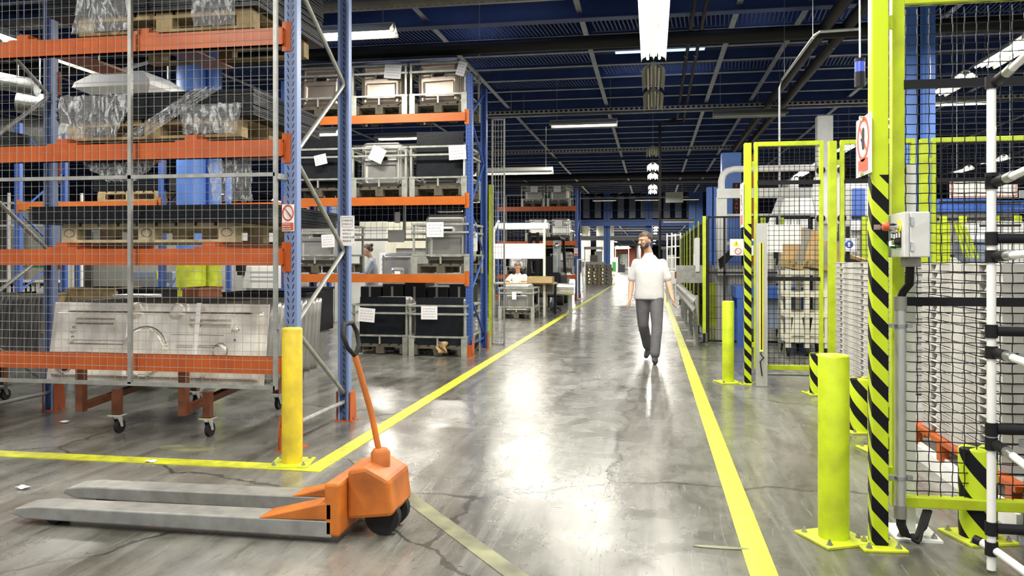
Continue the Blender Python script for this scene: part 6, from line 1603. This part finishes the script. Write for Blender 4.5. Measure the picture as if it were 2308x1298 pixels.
def face_parts(t, R, c, hair='hair', beard=False, glasses=None, long_hair=False, nm='body'):
    c = Vector(c)
    def put(h, name, m, smooth=True):
        h.v = [tuple(R @ Vector(v) + c) for v in h.v]; return h.build(name, m, t, smooth=smooth)
    e = MB()
    for s in (-1, 1): e.ball((s * .033, -.083, .000), .0115, 12, 8)
    put(e, 'eyes', 'skin'); e = MB()
    for s in (-1, 1): e.ball((s * .033, -.092, .000), .0055, 8, 6)
    put(e, 'pupils', 'black')
    e = MB()
    for s in (-1, 1): e.tube([(s * .052, -.082, .020), (s * .034, -.094, .026), (s * .016, -.094, .021)], [.003, .0045, .004], 6)
    put(e, 'eyebrows', hair); e = MB(); e.tube([(-.022, -.092, -.063), (0, -.098, -.061), (.022, -.092, -.063)], [.002, .0035, .002], 6); put(e, 'mouth', 'sign_red')
    hm = MB()
    def hf(u, v):
        a = u * 2 * PI; el = PI / 2 - v * (PI * .62); front = max(0, -math.sin(a)) 
        el = max(el, (.42 if front > .25 else .05 if front > 0 else -.42)); r = .106 + .004 * math.sin(a * 9 + v * 20) + .003 * math.sin(a * 23)
        return (r * .82 * math.cos(el) * math.cos(a), .014 + r * 1.0 * math.cos(el) * math.sin(a), .028 + r * .99 * math.sin(el))
    hm.grid(40, 16, hf)
    if long_hair:
        hm.ball((0, .10, .10), .045, 12, 8, (1, 1, .9)); hm.ball((0, .075, .02), .06, 12, 8)
    put(hm, 'hair', hair)
    if beard:
        b = MB(); b.ball((0, -.040, -.086), .043, 16, 10, (1.15, 1.0, .82))
        for s in (-1, 1): b.ball((s * .052, -.018, -.060), .032, 12, 8, (.6, 1.1, 1.2)); 
        b.tube([(-.036, -.085, -.058), (-.015, -.101, -.047), (.015, -.101, -.047), (.036, -.085, -.058)], [.006, .0075, .0075, .006], 8)
        put(b, 'beard', hair)
    if glasses:
        g = MB()
        for s in (-1, 1): g.tube([(s * .034 + .023 * math.cos(a), -.100, .000 + .017 * math.sin(a)) for a in [k * PI / 8 for k in range(17)]], .003, 5, False); g.tube([(s * .057, -.1, .003), (s * .082, .01, .003)], .0025, 5)
        g.tube([(-.011, -.101, .003), (.011, -.101, .003)], .0025, 5); put(g, 'glasses', glasses)
def person(label, loc, rz, J, shirt, trousers='trousers', headturn=0, tilt=0, sleeves=.55, beard=False, glasses=None, long_hair=False, girth=1.0, shoes=True, vox=.008, forearm_cloth=False):
    t = thing('person', label, 'person', loc, rz)
    b = MB(); N = Vector(J['neck']); H = Vector(J['head'])
    limb(b, [N + Vector((0, .01, -.06)), N, H + Vector((0, .012, -.05))], [.06, .056, .054])
    R = head(b, H, headturn, tilt)
    P = Vector(J['pelvis']); C = Vector(J['chest'])
    loft(b, [(*P.lerp(C, f), a * girth * .92, d * girth * .92) for f, a, d in ((-.1, .14, .10), (.2, .155, .11), (.6, .16, .115), (1.0, .165, .11), (1.35, .10, .08))])
    for s in 'LR':
        sh, el, wr = (Vector(J[k + s]) for k in ('sh', 'el', 'wr')); limb(b, [sh, el, el.lerp(wr, .35), wr], [.052, .040, .041, .028])
        hand(b, wr, (wr - el) + Vector((0, -.02, -.06)), 1 if s == 'R' else -1)
        hp, kn, an = (Vector(J[k + s]) for k in ('hip', 'kn', 'an')); limb(b, [hp, kn, kn.lerp(an, .3), an], [.085, .055, .056, .038])
    fuse(b, 'body', 'skin', t, vox, 4)
    face_parts(t, R, H, beard=beard, glasses=glasses, long_hair=long_hair)
    sm = MB(); g = girth
    hem = P + (P - C).normalized() * .10
    loft(sm, [(*hem.lerp(C, f), a * g, d * g) for f, a, d in ((0, .190, .135), (.12, .190, .138), (.35, .183, .137), (.6, .183, .135), (.85, .186, .13), (1.0, .172, .118), (1.14, .148, .10), (1.27, .105, .085), (1.38, .072, .075))])
    limb(sm, [N + Vector((0, .01, -.09)), N + Vector((0, .008, -.03))], [.08, .066])
    for s in 'LR':
        sh, el, wr = (Vector(J[k + s]) for k in ('sh', 'el', 'wr')); limb(sm, [C.lerp(sh, .7), sh, sh.lerp(el, .5), sh.lerp(el, sleeves * 1.6 if sleeves < .62 else 1)], [.068, .058, .062, .068])
        if forearm_cloth: limb(sm, [el, el.lerp(wr, .85)], [.056, .046])
    fuse(sm, 'shirt', shirt, t, .010, 5)
    tr = MB()
    loft(tr, [(*P.lerp(C, f), a * g, d * g) for f, a, d in ((-.34, .150, .112), (-.15, .172, .122), (.08, .172, .122), (.2, .165, .118))])
    for s in 'LR':
        hp, kn, an = (Vector(J[k + s]) for k in ('hip', 'kn', 'an')); k2 = kn.lerp(an, .5)
        limb(tr, [hp + Vector((0, 0, .02)), hp.lerp(kn, .5), kn, k2, kn.lerp(an, .93)], [.108, .096, .078, .074, .070])
    fuse(tr, 'trousers', trousers, t, .010, 4)
    if shoes:
        for s in 'LR':
            an, to = Vector(J['an' + s]), Vector(J['to' + s]); d = to - an; fl = Vector((d.x, d.y, 0)).normalized(); hl = an - fl * .045
            m = MB(); limb(m, [an + Vector((0, 0, .01)), an + Vector((0, 0, -.035))], [.046, .046]); zz = min(an.z, to.z)
            limb(m, [Vector((hl.x, hl.y, an.z - .05)), an.lerp(to, .5) + Vector((0, 0, -.022)), to], [.040, .046, .034])
            fuse(m, 'shoe', 'shoe', t, .007, 3)
    return t
# walking man: strides towards the camera, head turned towards the racks
J = dict(head=(-.06, -.05, 1.685), neck=(-.01, -.01, 1.53), chest=(.0, -.01, 1.34), pelvis=(.0, .0, .96),
         shR=(-.185, .0, 1.375), elR=(-.25, .05, 1.13), wrR=(-.27, -.06, .88), shL=(.185, .0, 1.375), elL=(.25, .02, 1.13), wrL=(.315, -.10, .89),
         hipR=(-.095, 0, .92), knR=(-.085, -.03, .50), anR=(-.02, .27, .155), toR=(-.045, .09, .045),
         hipL=(.095, 0, .92), knL=(.105, -.17, .505), anL=(.075, -.33, .095), toL=(.08, -.53, .04))
J['chest'] = (0, -.01, 1.31)
person('man in white t-shirt and grey trousers walking along the aisle', (-.04, 11.5, 0), 0, J, 'shirt_white', headturn=-.85, tilt=.10, beard=True, girth=1.1, vox=.0065)
# seated worker behind the floor cage
sx, sy = gx(1168, 20.95), 20.95
J2 = dict(head=(0, -.10, 1.235), neck=(0, -.02, 1.08), chest=(0, .0, .90), pelvis=(0, .02, .55), shR=(-.18, .0, 1.0), elR=(-.27, -.16, .86), wrR=(-.16, -.38, .88), shL=(.18, .0, 1.0), elL=(.27, -.16, .86), wrL=(.14, -.38, .88),
          hipR=(-.1, 0, .52), knR=(-.12, -.36, .52), anR=(-.12, -.38, .10), toR=(-.12, -.55, .04), hipL=(.1, 0, .52), knL=(.12, -.36, .52), anL=(.12, -.38, .10), toL=(.12, -.55, .04))
person('woman in white t-shirt and red glasses bent over the workstation table', (sx, sy, 0), 0, J2, 'shirt_white', 'trousers', 0, .35, glasses='sign_red', long_hair=True)
stl = thing('stool', 'stool under the woman at the workstation', 'stool', (sx, sy + .05, 0))
mb = MB(); mb.lathe([(.17, .40), (.18, .42), (.17, .44), (.01, .44)], n=20); mb.build('seat', 'black', stl)
for a in range(4):
    mb = MB(); mb.tube([(.1 * math.cos(a * PI / 2), .1 * math.sin(a * PI / 2), .41), (.18 * math.cos(a * PI / 2), .18 * math.sin(a * PI / 2), .0)], .014, 8); mb.build('leg', 'galv', stl)
# worker behind the cage rack, turned to the left
px_, py_ = gx(838, 16), 16
J3 = dict(head=(0, -.10, 1.62), neck=(0, -.02, 1.47), chest=(0, 0, 1.28), pelvis=(0, 0, .90), shR=(-.18, 0, 1.38), elR=(-.24, -.12, 1.12), wrR=(-.16, -.36, 1.14), shL=(.18, 0, 1.38), elL=(.24, -.12, 1.12), wrL=(.16, -.36, 1.14),
          hipR=(-.09, 0, .86), knR=(-.1, -.02, .48), anR=(-.1, .03, .1), toR=(-.12, -.16, .04), hipL=(.09, 0, .86), knL=(.1, -.02, .48), anL=(.1, .03, .1), toL=(.12, -.16, .04))
person('worker with dark hair in grey shirt behind the cage rack, turned left', (px_, py_, 0), -1.25, J3, 'shirt_grey', 'grey_blue', 0, .1, long_hair=True, forearm_cloth=True)
